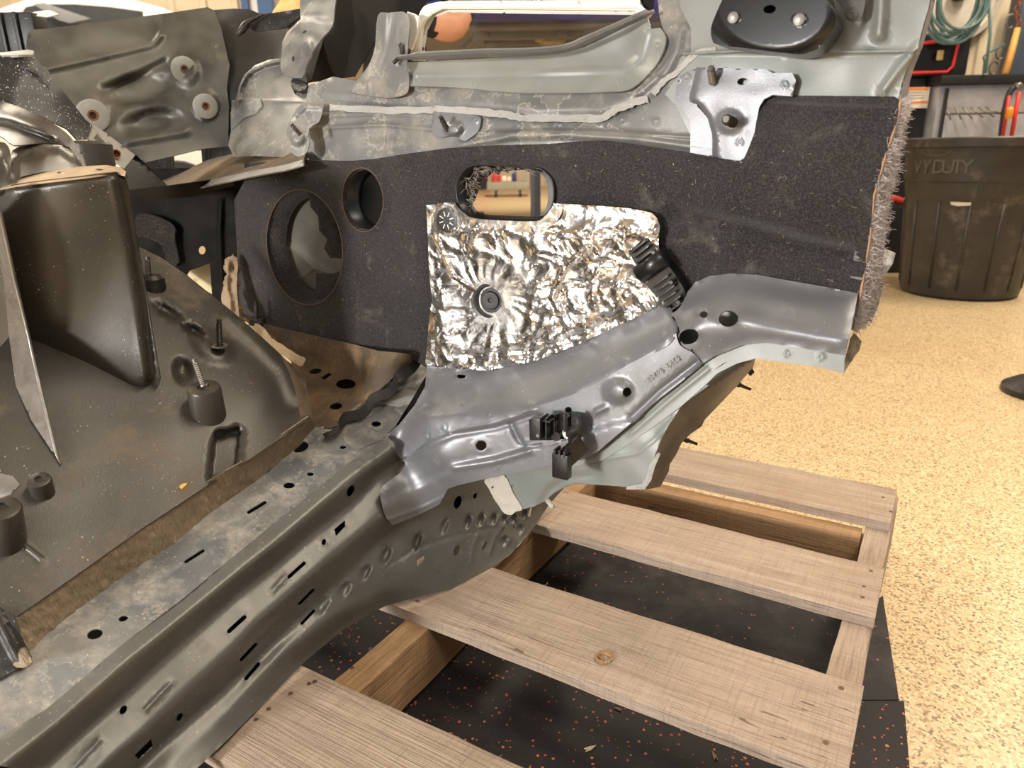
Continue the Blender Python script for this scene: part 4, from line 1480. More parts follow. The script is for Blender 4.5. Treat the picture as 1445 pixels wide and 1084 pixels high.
# ---- right end of the rail -------------------------------------------------
eT = [(944, 428), (958, 430), (970, 412), (982, 397), (1000, 389), (1031, 386), (1070, 388), (1114, 396), (1160, 404), (1212, 414)]
e1_ = [(950, 444), (958, 436), (968, 428), (990, 424), (1015, 422), (1050, 421), (1088, 426), (1120, 434), (1148, 443), (1210, 451)]
e2_ = [(950, 450), (965, 445), (1000, 436), (1030, 436), (1058, 440), (1098, 450), (1150, 460), (1208, 468)]
e3_ = [(955, 470), (1000, 455), (1040, 450), (1058, 449), (1098, 463), (1140, 471), (1206, 481)]
e4_ = [(985, 505), (992, 512), (1008, 502), (1048, 487), (1081, 483), (1130, 490), (1200, 503)]
e5_ = [(985, 550), (1008, 530), (1040, 514), (1065, 506), (1098, 509), (1150, 517), (1200, 528)]
Dend = ruled([VL(eT, .782), VL(e1_, .748), VL(e2_, .741), VL(e3_, .727), VL(e4_, .736), VL(e5_, .738)])
end_out = [(946, 444), (955, 438), (962, 430), (970, 412), (982, 398), (1000, 390), (1031, 386), (1070, 388), (1114, 396), (1160, 404), (1211, 414), (1204, 449), (1199, 475), (1193, 502), (1130, 491), (1081, 484), (1048, 487), (1008, 503), (992, 513), (985, 502), (975, 495), (963, 489), (957, 474), (957, 462), (951, 448)]
C_('rail_end', end_out, Dend, car, M['ecoat'], [ell(993, 444, 5.6, 4.8), ell(1028, 450, 14, 11.5, -6), ell(972, 475, 14, 11, -15)], [lumps(.0012, 50, 8)], step=6, smooth=5, th=.002)
C_('rail_lap_edge', ribbon(sm([(946, 444), (955, 456), (957, 466), (956, 476), (962, 488), (975, 495), (984, 502), (991, 512)], 4, False), 2.2), off(Dend, -.0015), car, M['dark'], step=4, bstep=3)
# lower flange running under web and end
fl_out = sm([(1192, 496), (1130, 485), (1081, 478), (1048, 480), (1008, 494)], 3, False) + [(990, 505), (955, 531), (915, 561), (878, 594), (860, 608), (842, 622), (826, 634), (800, 640), (800, 660), (850, 650), (886, 628), (920, 604), (957, 577), (999, 540), (1012, 527), (1040, 513), (1066, 506), (1098, 510), (1150, 517), (1191, 527)]
Dfl = tps([V(1190, 510, .738), V(1081, 495, .738), V(1010, 515, .738), V(957, 560, .733), V(884, 615, .73), V(832, 650, .728), V(886, 628, .728), V(999, 540, .735), V(1191, 527, .737), V(1066, 506, .736)])
C_('rail_lower_flange', fl_out, off(Dfl, .004), car, M['ecoat_green'], feats=[ring(1158, 503, 5), bead([(1000, 520), (950, 560), (890, 612)], 6, .002), ring(1110, 499, 4)], step=5, th=.0016)

# ---- wheel house pieces hanging under the rail --------------------------------
Dflap = tps([V(690, 678, .742), V(711, 673, .740), V(737, 719, .742), V(800, 660, .738), V(881, 687, .728), V(915, 690, .724), V(919, 660, .726), V(960, 577, .738), V(1000, 545, .74), V(770, 700, .742)])
flap_out = [(711, 665), (755, 655), (800, 645), (850, 632), (900, 600), (950, 565), (990, 540), (1000, 544), (975, 562), (959, 577), (945, 598), (935, 616), (925, 640), (919, 660), (914, 680), (905, 688), (881, 687), (840, 684), (813, 682), (795, 688), (780, 697), (768, 708), (753, 715), (737, 719)]
C_('wheelhouse_flange', flap_out, Dflap, car, M['ecoat_green'], feats=[bead([(765, 712), (780, 690), (805, 676), (840, 672)], 12, -.006), bead([(830, 652), (900, 640), (960, 590)], 5, .0012), dome(945, 600, 30, 9, .003, -40, .3), dome(985, 560, 25, 12, .003, -40, .3), lumps(.0015, 30, 2)], step=6)
C_('sealer_patch', sm([(684, 677), (711, 671), (724, 696), (737, 718), (728, 722), (721, 727), (711, 724), (704, 714), (697, 704), (690, 690)], 3), off(Dflap, -.002), car, M['stonechip'], [ell(695, 688, 1.8, 1.8)], [bead([(696, 682), (690, 690), (697, 700)], 4, .002), bead([(706, 706), (714, 712)], 5, .003), lumps(.001, 6, 3)], step=4, th=.002)
C_('sealer_fold', ribbon([(930, 640), (920, 658), (915, 676), (908, 687), (884, 689)], [4, 7, 9, 8, 5], .2), off(Dflap, -.003), car, M['sealer'], feats=[bead([(922, 655), (916, 675), (908, 686)], 2, .0012), lumps(.001, 5, 3)], step=3, th=.002)
tube_obj('weld_stud', [at(770, 704, .95), at(780, 715, .92)], .0032, car, M['stonechip'], 10)
arch = [(950, 580), (965, 556), (990, 534), (1022, 512), (1068, 498), (1063, 518), (1040, 545), (1018, 568), (995, 592), (990, 602), (975, 612), (962, 625), (955, 640), (945, 656), (944, 665), (932, 686), (912, 691), (919, 660), (935, 616)]
Darch = ruled([[V(908, 695, .725), V(919, 660, .727), V(935, 616, .731), V(958, 577, .739), V(1000, 545, .741), V(1063, 505, .742)], [V(925, 700, .79), V(945, 660, .81), V(975, 615, .83), V(1000, 590, .85), V(1040, 545, .87), V(1075, 515, .88)]])
C_('outer_arch_panel', arch, Darch, car, M['olive'], feats=[bead([(925, 685), (950, 635), (985, 590), (1030, 545)], 12, .006)], step=6)
C_('torn_corner', [(912, 691), (918, 664), (930, 660), (946, 653), (942, 668), (932, 687)], off(Darch, -.004), car, M['brownscrap'], feats=[lumps(.003, 6, 3)], step=4)
for a, b in (((1056, 516), (1063, 526)), ((1052, 520), (1060, 529)), ((1038, 541), (1060, 550)), ((966, 620), (984, 627))):
    A, B = at(a[0], a[1], 1.0), at(b[0], b[1], .99)
    tube_obj('trim_clip', [A, A * .7 + B * .3, A * .68 + B * .32, B], [.004, .004, .0026, .002], car, M['darksteel'], 8)

# ---- black cable clip on the web -----------------------------------------------
dc = float(Dweb(np.array([790.]), np.array([605.]))[0]) - .008


def cpt(x, y, o=0.0):
    return at(float(x), float(y), dc - o)


CN = NF
clip = slab('cable_clip', [cpt(753, 587), cpt(790, 588), cpt(815, 593), cpt(815, 614), cpt(783, 617), cpt(754, 617)], CN * .012, car, M['plastic'], bev=.001)
box('clip_block', cpt(761, 602, .02), (.012, .018, .026), clip, M['plasticdusty'], bev=.001, ax=(AX, BX, (0, 0, 1)))
for x in (767, 776):
    box('clip_wall', cpt(x, 601, .02), (.0018, .02, .026), clip, M['plastic'], ax=(AX, BX, (0, 0, 1)))
box('clip_shelf', cpt(770, 590, .02), (.022, .02, .002), clip, M['plastic'], ax=(AX, BX, (0, 0, 1)))
lathe_obj('clip_pin', [(.0032, 0), (.0032, .016), (.002, .018)], NF, cpt(769, 608, .012), clip, M['steel'], 12)
for cx_ in (792, 807):
    c0 = cpt(cx_, 600, .020)
    vv, ff = [], []
    for t in np.linspace(-.3, math.pi + .3, 15):
        for r_ in (.0075, .0098):
            for dz in (.012, -.012):
                vv.append(c0 + AX * r_ * math.cos(t) + BX * r_ * math.sin(t) + np.array([0, 0, dz]))
    for i in range(14):
        for k, k2 in ((0, 1), (1, 3), (3, 2), (2, 0)):
            ff.append((i * 4 + k, i * 4 + k2, i * 4 + 4 + k2, i * 4 + 4 + k))
    chn = mesh_obj('clip_channel', vv, ff + [(0, 2, 3, 1), (56, 57, 59, 58)], clip, M['plasticdusty'])
for cx_ in (792, 807):
    c0 = cpt(cx_, 600, .020)
    for t in np.linspace(.1, math.pi - .1, 7):
        d_ = AX * math.cos(t) + BX * math.sin(t)
        box('channel_rib', c0 + d_ * .0068, (.0014, .0016, .023), clip, M['plasticdusty'], ax=(np.cross(d_, (0, 0, 1)), d_, (0, 0, 1)))
arc = [at(800 + 17 * math.cos(t), 610 + 17 * math.sin(t) * .7, dc - .028) for t in np.linspace(-1.2, 1.5, 12)]
vv, ff = [], []
for p in arc:
    for k, (dz, dn) in enumerate(((.012, 0), (.012, .003), (-.014, .003), (-.014, 0))):
        c0 = at(800, 610, dc - .028)
        r = (p - c0) / np.linalg.norm(p - c0)
        vv.append(p + np.array([0, 0, dz]) + r * dn)
for i in range(len(arc) - 1):
    for k in range(4):
        k2 = (k + 1) % 4
        ff.append((i * 4 + k, i * 4 + k2, i * 4 + 4 + k2, i * 4 + 4 + k))
ff += [(3, 2, 1, 0), tuple(len(arc) * 4 - 4 + k for k in range(4))]
mesh_obj('clip_hinge', vv, ff, clip, M['plasticdusty'])
lathe_obj('clip_insert', [(.010, 0), (.010, .003), (.008, .0035), (.0001, .0035)], NF * .6 + np.array([0, 0, 1]), cpt(806, 611, .014), clip, M['white'], 18)
A, B = cpt(823, 624, .03), cpt(793, 652, .034)
d = (B - A) / np.linalg.norm(B - A)
n2 = np.cross(d, (0, 0, 1))
n2 /= np.linalg.norm(n2)
ar = box('clip_arm', (A * .55 + B * .45), (np.linalg.norm(B - A) * .9, .006, .024), clip, M['plastic'], bev=.001, ax=(d, n2, np.cross(n2, d)))
bl = box('clip_latch', B + np.array([0, 0, -.004]), (.020, .012, .030), clip, M['plastic'], bev=.0015, ax=(AX, BX, (0, 0, 1)))
for k in range(3):
    box('latch_tooth', B + np.array([0, 0, .013]) + AX * (.006 * (k - 1)), (.0022, .014, .007), clip, M['plasticdusty'], ax=(AX, BX, (0, 0, 1)))
lathe_obj('clip_post', [(.006, 0), (.006, .03)], NF, at(800, 604, dc + .01), clip, M['plastic'], 12)

# ---- upper bulkhead with the window opening -----------------------------------------
cup = [V(440, 235, .80), V(600, 230, .797), V(780, 215, .795), V(970, 225, .793), V(470, 150, .805), V(620, 165, .80), V(760, 172, .798), V(900, 160, .798), V(620, 128, .815), V(780, 134, .812), V(890, 128, .808), V(540, 110, .82), V(450, 120, .815), V(1000, 80, .80), V(1000, -30, .82), V(1280, 0, .80), V(1280, 130, .795), V(940, 60, .812), V(1130, 60, .795), V(930, -30, .835), V(500, 60, .84), V(580, 20, .83)]
Dup = tps(cup)
g1 = [ring(x, y, 5, .0007) for x, y in ((600, 170), (690, 172), (732, 172), (790, 172), (845, 175), (879, 171), (927, 173), (1005, 65))]
up_out = [(425, 232), (424, 190), (430, 150), (436, 120), (470, 108), (520, 118), (575, 122), (640, 124), (720, 131), (799, 131), (860, 129), (885, 127), (902, 118), (925, 95), (938, 71), (942, 50), (935, 40), (930, 20), (925, -40), (1322, -40), (1312, 10), (1306, 30), (1298, 62), (1284, 92), (1275, 115), (1270, 142), (1100, 142), (1065, 240), (970, 240), (860, 215), (780, 215), (640, 222), (560, 235)]
uf = g1 + [bead([(440, 140), (560, 146), (680, 156), (760, 164), (850, 164), (890, 150), (930, 112)], 10, -.004), bead([(430, 182), (540, 176), (640, 186), (700, 188), (780, 184), (860, 186), (975, 194)], 5, .003), bead([(650, 205), (720, 192), (800, 190), (900, 196), (1000, 210)], 9, .006),
           bead([(905, 130), (940, 100), (955, 70), (960, 40)], 12, .007), bead([(960, 76), (1040, 72), (1130, 74), (1290, 72)], 4, .002), bead([(1244, -20), (1243, 20), (1240, 50)], 13, .014), bead([(1246, 128), (1268, 98), (1292, 70)], 10, .008), bead([(1215, -20), (1216, 30)], 8, -.004), lumps(.0016, 40, 12), bead([(425, 165), (520, 160), (610, 163)], 7, .003), dome(550, 205, 60, 16, -.005, -3, .1)]
C_('upper_bulkhead', up_out, Dup, car, M['ecoat_dusty'], feats=uf, step=6.5)


def ud(x, y, o=0.0):
    return float(Dup(np.array([float(x)]), np.array([float(y)]))[0]) + o


# pale right hand panel laid over it
rp = [(938, 133), (958, 106), (975, 80), (975, 40), (960, 10), (955, -40), (1320, -40), (1310, 12), (1304, 32), (1296, 62), (1282, 92), (1273, 115), (1268, 138), (1088, 138), (1060, 220), (975, 218), (974, 190), (955, 150)]
C_('quarter_panel', rp, off(Dup, -.003), car, M['ecoat_green'], feats=[f for f in uf[11:16]] + [bead([(960, 76), (1040, 72), (1130, 74), (1290, 72)], 4, .003), lumps(.0018, 60, 3)], step=7)
# recessed channel under the window
ch_out = sm([(572, 121), (640, 123), (720, 130), (799, 131), (860, 129), (883, 127), (900, 118), (923, 95), (936, 71), (939, 52), (931, 39)], 3, False) + [(918, 41), (913, 22), (880, 40), (856, 52), (826, 66), (799, 74), (740, 80), (650, 84), (576, 88)]
Dch = tps([V(577, 120, .812), V(720, 128, .81), V(880, 124, .806), V(936, 65, .81), V(576, 88, .835), V(740, 82, .84), V(856, 54, .84), V(913, 24, .83), V(730, 100, .838), V(840, 90, .838), V(890, 90, .83), V(905, 60, .83), V(640, 100, .83)])
C_('window_channel', ch_out, off(Dch, -.004), car, M['ecoat_green'], feats=[ring(588, 111, 4), ring(669, 119, 4.5), ring(767, 118, 4.5), ring(876, 115, 5), ring(928, 63, 5), bead([(580, 104), (680, 103), (780, 101), (880, 99), (903, 82), (913, 45)], 8, .004)], step=6, th=.0016)
lip = sm([(560, 82), (600, 80), (680, 76), (740, 75), (795, 70), (826, 58), (856, 45), (890, 30), (912, 20), (924, 17)], 4, False)
C_('window_lip', ribbon(lip, [4, 5, 6] + [10] * (len(lip) - 7) + [6, 5, 4, 3]), tps([V(560, 80, .80), V(740, 75, .80), V(856, 45, .805), V(924, 17, .81), V(740, 90, .82)]), car, M['ecoat_dusty'], step=4, th=.003, bstep=4, feats=[bead(lip, 5, .003)])
# white trim of the window: rounded frame with tabs
wt_out = sm([(577, 84), (584, 50), (590, 24), (600, 8), (622, 2)], 4, False) + [(672, 4), (674, 1), (703, 1), (706, 6), (711, 5), (780, 5), (783, 1), (814, 1), (816, 6), (822, 4), (898, 4)] + sm([(905, 7), (914, 18)], 2, False) + [(910, 22), (896, 15), (800, 14), (700, 13), (625, 13)] + sm([(610, 20), (600, 34), (596, 60), (594, 84)], 4, False)
Dwt = tps([V(580, 80, .86), V(625, 5, .865), V(800, 5, .865), V(912, 18, .855), V(596, 40, .862)])
C_('window_trim', wt_out, Dwt, car, M['white'], step=5, th=.012, bstep=4, feats=[bead([(590, 70), (594, 40), (606, 16), (630, 8), (760, 9), (900, 9)], 5, .004)])
C_('trim_tab', sm([(569, 51), (574, 20), (577, 17), (590, 24), (588, 45), (581, 68), (577, 68)], 3), off(Dwt, -.03), car, M['white'], step=5, th=.004, bstep=3)
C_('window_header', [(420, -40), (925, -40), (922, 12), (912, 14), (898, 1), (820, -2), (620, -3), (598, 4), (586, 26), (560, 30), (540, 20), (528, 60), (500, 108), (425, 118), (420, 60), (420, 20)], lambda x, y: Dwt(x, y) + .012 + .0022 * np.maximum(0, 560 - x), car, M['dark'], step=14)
# pillar left of the window
pil = sm([(533, 22), (548, 18), (576, 20), (576, 60), (574, 85), (577, 120), (570, 134), (540, 138), (490, 128), (505, 112), (520, 92), (529, 66)], 3)
C_('pillar', pil, tps([V(533, 22, .83), V(576, 20, .825), V(577, 120, .805), V(500, 122, .81), V(528, 66, .832), V(560, 80, .815)]), car, M['ecoat_dusty'], feats=[bead([(545, 20), (540, 70), (520, 115)], 9, .005), bead([(562, 60), (565, 80), (556, 90)], 3, .003)], step=6)
tube_obj('hook', [at(x, y, ud(566, 80, -.02)) for x, y in sm([(565, 62), (567, 70), (566, 78), (560, 84), (555, 89)], 3, False)], .0028, car, M['darksteel'], 8)
# seam sealer runs
for k, (pl, w) in enumerate((([(465, 152), (500, 153), (560, 156), (615, 155)], 9), ([(613, 154), (680, 158), (720, 163), (746, 167), (800, 167), (849, 166), (866, 156), (890, 146), (914, 140)], 10), ([(922, 133), (935, 116), (955, 102), (972, 84), (990, 72), (1010, 70)], 8))):
    p = sm(pl, 5, False)
    C_('sealer_bead', ribbon(p, w, .25, k), off(Dup, -.004), car, M['sealer'], feats=[lumps(.0012, 7, k), bead(p, w * .5, .0012)], step=3.5, th=.002, bstep=3)
# stud plate left of centre
C_('stud_plate', sm([(611, 160), (620, 158), (672, 163), (678, 172), (674, 186), (664, 194), (655, 199), (640, 192), (616, 194), (610, 185)], 3), off(Dup, -.006), car, M['ecoat'], feats=[ring(671, 170, 4), dome(640, 182, 16, 13, .012, 0, .4)], step=4, th=.003)
stud(632, 184, 621, 164, ud(632, 184, -.014), ud(632, 184, -.03), .0034, car, M['darksteel'])
# corner bracket with stud
C_('corner_bracket', sm([(410, 200), (404, 188), (412, 165), (424, 148), (440, 145), (456, 146), (455, 156), (450, 172), (436, 182), (436, 205), (430, 218), (418, 220), (410, 212)], 3), tps([V(410, 200, .76), V(455, 150, .79), V(430, 218, .765), V(424, 150, .78)]), car, M['ecoat_dusty'], feats=[dome(420, 195, 14, 14, .008, 0, .3), bead([(415, 165), (430, 150), (450, 150)], 6, .003)], step=4)
stud(424, 190, 411, 175, V(424, 190, .745)[2], V(411, 175, .735)[2], .003, car, M['darksteel'])
# studded plate on the right
pl_out = [(983, 95), (1081, 98), (1090, 103), (1118, 103), (1123, 113), (1118, 136), (1090, 134), (1078, 140), (1071, 152), (1065, 186), (1058, 208), (1053, 221), (1041, 229), (1005, 221), (1005, 190), (998, 165), (985, 148), (974, 144), (972, 135), (978, 110)]
C_('stud_bracket', pl_out, off(Dup, -.014), car, M['ecoat'], [ell(1048, 115, 8, 5, -8)], [ring(1108, 120, 5), ring(1044, 200, 5), ledge([(985, 98), (976, 140), (990, 150), (1002, 168), (1009, 195), (1009, 226)], 4, -.008), dome(1030, 172, 22, 20, .004, 0, .4), lumps(.001, 30, 4)], step=5, th=.002)
C_('bracket_flange', [(952, 140), (955, 118), (960, 106), (972, 100), (984, 96), (984, 150), (1000, 168), (1008, 190), (1008, 224), (974, 217), (974, 170), (962, 152)], off(Dup, -.006), car, M['ecoat'], feats=[ring(969, 110, 4.5), ring(966, 188, 3)], step=5, th=.002)
stud(1006, 116, 1003, 95, ud(1006, 116, -.016), ud(1006, 116, -.032), .0042, car, M['steel'])
stud(1034, 173, 1024, 168, ud(1034, 173, -.018), ud(1034, 173, -.046), .0052, car, M['darksteel'])
# thick black pad
pad_pts = sm([(1021, -4), (1008, 25), (1003, 42), (1005, 56), (1013, 63), (1060, 69), (1118, 76), (1138, 75), (1155, 68), (1170, 50), (1179, 34), (1178, 18), (1168, 2), (1150, -30), (1035, -30)], 3)
pd = C_('bump_pad', pad_pts, off(Dup, -.05), car, M['plastic'], [ell(1086, 13, 9, 6, -10)], [dome(1091, 10, 98, 72, .010, 4, .8), ring(1035, 25, 7, .002, 4), ring(1128, 28, 9, .002, 6)], step=5, ext=BX * .045)
for x, y in ((1035, 25), (1128, 28)):
    lathe_obj('pad_bolt', [(.005, 0), (.005, .002), (.002, .003)], NF, at(x, y, ud(x, y, -.062)), pd, M['steel'], 12)
C_('top_bracket', sm([(1165, -20), (1190, -20), (1220, -20), (1219, 15), (1212, 27), (1203, 30), (1194, 26), (1188, 10)], 3), off(Dup, -.02), car, M['olive'], [ell(1202, 21, 3.6, 3.6)], [ring(1202, 21, 8)], step=4)

# ---- left back corner --------------------------------------------------------------
Dlb = tps([(40, 45, 1.22), (40, 120, 1.2), (190, 225, 1.24), (320, 205, 1.31), (325, 95, 1.32), (300, 12, 1.35), (120, 35, 1.27), (200, 120, 1.28)])
lb = [(36, 78), (38, 55), (40, 46), (44, 42), (60, 41), (110, 35), (116, 32), (135, 32), (239, 18), (293, 10), (303, 15), (312, 40), (318, 66), (324, 92), (320, 125), (323, 150), (322, 190), (325, 206), (286, 210), (250, 219), (206, 229), (150, 232), (120, 190), (60, 110)]
lf = [bead([(60, 98), (140, 80), (215, 62), (225, 50)], 9, .01), ledge([(225, 20), (222, 45), (212, 60), (150, 73), (50, 95)], 10, -.010), bead([(150, 125), (200, 105), (235, 88)], 10, -.012), dome(195, 125, 55, 26, -.018, -14, .5), dome(215, 172, 52, 22, -.02, -8, .4), dome(130, 150, 24, 30, .010, -20, .5), dome(262, 98, 24, 30, .010, -8, .45), dome(290, 148, 22, 26, .009, 0, .5), dome(285, 90, 50, 70, .008, 0, .2), bead([(178, 200), (262, 186)], 10, .008), ring(148, 80, 4, .001), ring(301, 63, 4, .001), lumps(.003, 70, 3)]
C_('rear_corner_panel', lb, Dlb, car, M['olive'], [ell(258, 96, 5, 7, -8), ell(290, 147, 4.4, 6, -8), ell(131, 164, 5, 6, -30)], lf, step=6.5)


def lbd(x, y, o=0.0):
    return float(Dlb(np.array([float(x)]), np.array([float(y)]))[0]) + o


for x, y, r in ((260, 98, .022), (290, 150, .021), (131, 163, .026)):
    nrm = CAM - at(x, y, 1.3)
    nrm = nrm / np.linalg.norm(nrm) + AX * .75
    w_ = lathe_obj('weld_nut_washer', [(r, -.004), (r, .002), (r * .9, .0032), (r * .34, .0032), (r * .30, -.004)], nrm, at(x, y, lbd(x, y, -.016)), car, M['washer'], 28)
    lathe_obj('rusty_thread', [(r * .31, -.012), (r * .31, .0028), (r * .24, .0028), (r * .22, -.01), (.0001, -.01)], nrm, at(x, y, lbd(x, y, -.016)), w_, M['rust'], 18)
C_('corner_gusset', [(300, 14), (330, 12), (352, 13), (368, 20), (400, 16), (424, 0), (475, -10), (440, 112), (400, 150), (330, 212), (318, 205), (318, 150), (316, 120), (318, 92), (310, 58)], tps([(303, 15, 1.36), (368, 20, 1.40), (420, 0, 1.38), (420, 110, 1.28), (330, 205, 1.32), (324, 92, 1.33)]), car, M['black'], feats=[lumps(.004, 30, 8)], step=8)
tube_obj('rope_end', [at(x, y, 1.3) for x, y in ((334, 50), (340, 44), (346, 36), (352, 30), (372, 20))], [.003, .006, .007, .004, .002], car, M['black'], 8)
# jagged top edge with lump of insulation
C_('torn_sheet', [(345, 34), (360, 27), (372, 20), (400, 16), (424, 12), (424, 22), (402, 40), (360, 45)], tps([(345, 34, 1.32), (424, 12, 1.3), (424, 40, 1.3)]), car, M['black'], feats=[lumps(.004, 8, 8)], step=5)
C_('insulation_lump', sm([(384, 18), (392, 6), (398, -6), (424, -10), (426, 10), (418, 14), (400, 16)], 3), tps([(384, 18, 1.36), (424, -10, 1.36), (426, 14, 1.35)]), car, plain('yellow_insulation', (206, 172, 112), .9, 0, .2, 50), feats=[lumps(.008, 7, 5)], step=4, th=.02)
# cowl side: grey dirty sheet with welded seams
cs_out = [(322, 205), (326, 185), (325, 160), (332, 142), (338, 120), (345, 105), (360, 92), (380, 84), (398, 82), (398, 60), (405, 45), (424, 27), (432, 110), (436, 135), (436, 230), (420, 232), (400, 222), (360, 220), (330, 222)]
Dcs = tps([(325, 200, 1.26), (340, 110, 1.27), (398, 60, 1.24), (430, 110, 1.19), (430, 225, V(430, 225, .80)[2]), (370, 170, 1.22)])
C_('cowl_side_sheet', cs_out, Dcs, car, M['ecoat_dusty'], feats=[bead([(334, 150), (338, 120), (350, 100), (380, 88), (398, 84)], 8, .014), bead([(342, 130), (350, 110), (375, 96), (396, 92)], 5, -.006), bead([(325, 140), (368, 142), (430, 143)], 4, .003), lumps(.004, 24, 7)], step=5.5)
C_('cowl_patch', [(327, 142), (345, 138), (368, 139), (369, 150), (362, 160), (345, 166), (332, 178), (326, 184)], off(Dcs, -.004), car, M['ecoat_dusty2'], feats=[lumps(.002, 8, 7)], step=5, th=.003)
C_('brace_strap', sm([(426, -20), (424, 28), (412, 42), (400, 60), (397, 80), (396, 97), (404, 107), (426, 110), (432, 95), (440, 76), (447, 64), (458, 50), (469, 37), (472, 15), (471, -20)], 2), tps([(426, -20, 1.2), (471, -20, 1.16), (400, 60, 1.22), (447, 64, 1.15), (426, 110, 1.17), (397, 97, 1.21)]), car, M['ecoat_dusty'], [ell(430, 45, 3.2, 1.6, -30), ell(414, 83, 2, 4, 0)], [ledge([(424, 27), (445, 26), (462, 30)], 6, .006), bead([(436, 60), (440, 90)], 8, .005), lumps(.003, 18, 2)], step=5, th=.0025)
C_('tar_lump', sm([(410, 118), (414, 110), (422, 112), (430, 115), (433, 122), (426, 128), (416, 128)], 3), off(Dcs, -.016), car, M['rubber'], feats=[lumps(.004, 3, 5)], step=2.5, th=.01)
# shelf bracket sweeping to the left
sh_front = [(206, 268), (233, 263), (260, 262), (300, 254), (350, 243), (400, 234), (428, 226)]
sh_back = [(210, 258), (240, 250), (262, 240), (292, 226), (332, 216), (372, 214), (409, 216), (432, 214)]
zs = at(422, 228, 1.08)[2]
Dsh = tps([V(428, 226, .765), V(350, 243, .80), V(260, 262, .83), V(206, 266, .85), V(292, 226, .93), V(360, 214, .92), V(432, 214, .79), V(240, 250, .89)])
C_('shelf_bracket', sh_front + sh_back[::-1], Dsh, car, M['dustfloor'], feats=[bead([(300, 236), (330, 228), (350, 232)], 6, -.006), lumps(.002, 12, 4)], step=5)
C_('shelf_bracket_edge', [(x, y + 7) for x, y in sh_front][::-1] + [(x, y - 1) for x, y in sh_front], off(Dsh, -.003), car, M['ecoat_dusty'], step=5, th=.002, feats=[bead(sh_front, 4, .003)])
C_('rear_dark_bracket', [(170, 180), (330, 180), (335, 270), (170, 275)], tps([(170, 180, 1.5), (330, 180, 1.52), (335, 270, 1.5), (170, 275, 1.48)]), car, M['black'], [[(246, 216), (262, 213), (284, 212), (286, 240), (256, 250), (246, 246)]], [bead([(238, 190), (242, 260)], 8, .012), bead([(290, 190), (288, 250)], 6, .012)], step=8)
# dark box behind the cavity
Dcv = tps([(185, 260, 1.36), (345, 240, 1.36), (345, 450, 1.34), (200, 400, 1.36), (270, 340, 1.38)])
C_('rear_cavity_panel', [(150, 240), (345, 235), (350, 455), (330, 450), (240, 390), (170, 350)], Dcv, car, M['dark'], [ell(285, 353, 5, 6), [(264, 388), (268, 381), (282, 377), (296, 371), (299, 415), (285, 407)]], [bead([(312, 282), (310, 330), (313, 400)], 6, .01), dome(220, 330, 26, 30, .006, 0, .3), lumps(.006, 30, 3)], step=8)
C_('cavity_felt', sm([(192, 305), (215, 303), (245, 318), (246, 340), (252, 370), (236, 372), (228, 345), (205, 335), (192, 330)], 3), off(Dcv, -.012), car, M['feltdark'], feats=[lumps(.003, 9, 2)], step=6, th=.006)
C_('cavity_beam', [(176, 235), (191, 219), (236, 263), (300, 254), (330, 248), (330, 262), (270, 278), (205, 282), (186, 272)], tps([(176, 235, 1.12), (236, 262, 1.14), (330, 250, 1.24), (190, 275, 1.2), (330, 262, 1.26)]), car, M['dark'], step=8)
C_('outer_skin', [(255, 370), (310, 360), (315, 425), (265, 425)], off(Dcv, .05), car, paint('cream_primer', (206, 192, 150), (222, 208, 170), .5, speck=0), [ell(276, 396, 3, 3.5)], step=12)
# bare post with torn tape, and the ribbon of cloth tape on the floor
C_('torn_post', sm([(317, 366), (335, 364), (334, 400), (336, 430), (340, 455), (352, 462), (345, 470), (332, 452), (318, 442), (312, 420), (316, 402), (320, 388)], 3), tps([(317, 366, 1.16), (335, 364, 1.16), (335, 430, 1.15), (350, 465, 1.13), (314, 420, 1.16)]), car, paint('brown_torn_tape', (112, 92, 72), (150, 128, 102), .8, dust=(90, 72, 56), dustamt=.5, dscale=50, speck=.2, bumpk=.6), feats=[lumps(.006, 9, 4), bead([(322, 370), (320, 400), (326, 440)], 6, .008)], step=4, th=.01)
tp = sm([(352, 459), (366, 466), (378, 481), (395, 492), (414, 505), (428, 512)], 5, False)
C_('cloth_tape', ribbon(tp, [8, 9, 10, 11, 12] + [12] * (len(tp) - 6) + [9], .1), tps([V(352, 459, .76), V(380, 482, .745), V(430, 512, .725), V(400, 500, .73), V(366, 460, .755)]), car, M['tape'], feats=[lumps(.003, 8, 2)], step=3, th=.0015)
lathe_obj('stud_base', [(.014, -.006), (.013, .004), (.007, .006)], (0, 0, 1), at(363, 452, V(363, 452, .77)[2]), car, M['black'], 16)
stud(362, 450, 361, 425, V(362, 450, .765)[2], V(361, 425, .765)[2], .0034, car, M['darksteel'])
# diagonal strut with speckled paint
sp_ = [(-40, 88), (0, 80), (48, 80), (70, 102), (72, 108), (92, 132), (120, 168), (136, 182), (126, 196), (110, 197), (96, 182), (60, 165), (20, 148), (-40, 140)]
Dstt = tps([(-40, 100, .94), (48, 80, .97), (135, 182, 1.04), (236, 262, 1.12), (110, 197, 1.0), (0, 140, .93), (176, 237, 1.07)])
C_('speckled_strut', sp_, Dstt, car, M['speckled'], feats=[bead([(30, 92), (55, 106), (68, 122)], 3, .002), lumps(.003, 40, 9)], step=6, th=.003)
C_('strut_end_plate', [(133, 176), (150, 188), (191, 219), (176, 237), (158, 224), (125, 196)], off(Dstt, -.003), car, M['washer'], [[(132, 195), (137, 188), (152, 200), (145, 208)], ell(164, 217, 5, 5)], step=5, th=.003)
lathe_obj('plate_thread', [(.0066, -.008), (.0066, .001), (.0052, .001), (.005, -.007), (.0001, -.007)], CAM - at(164, 217, 1.05), at(164, 217, 1.055), car, M['rust'], 16)
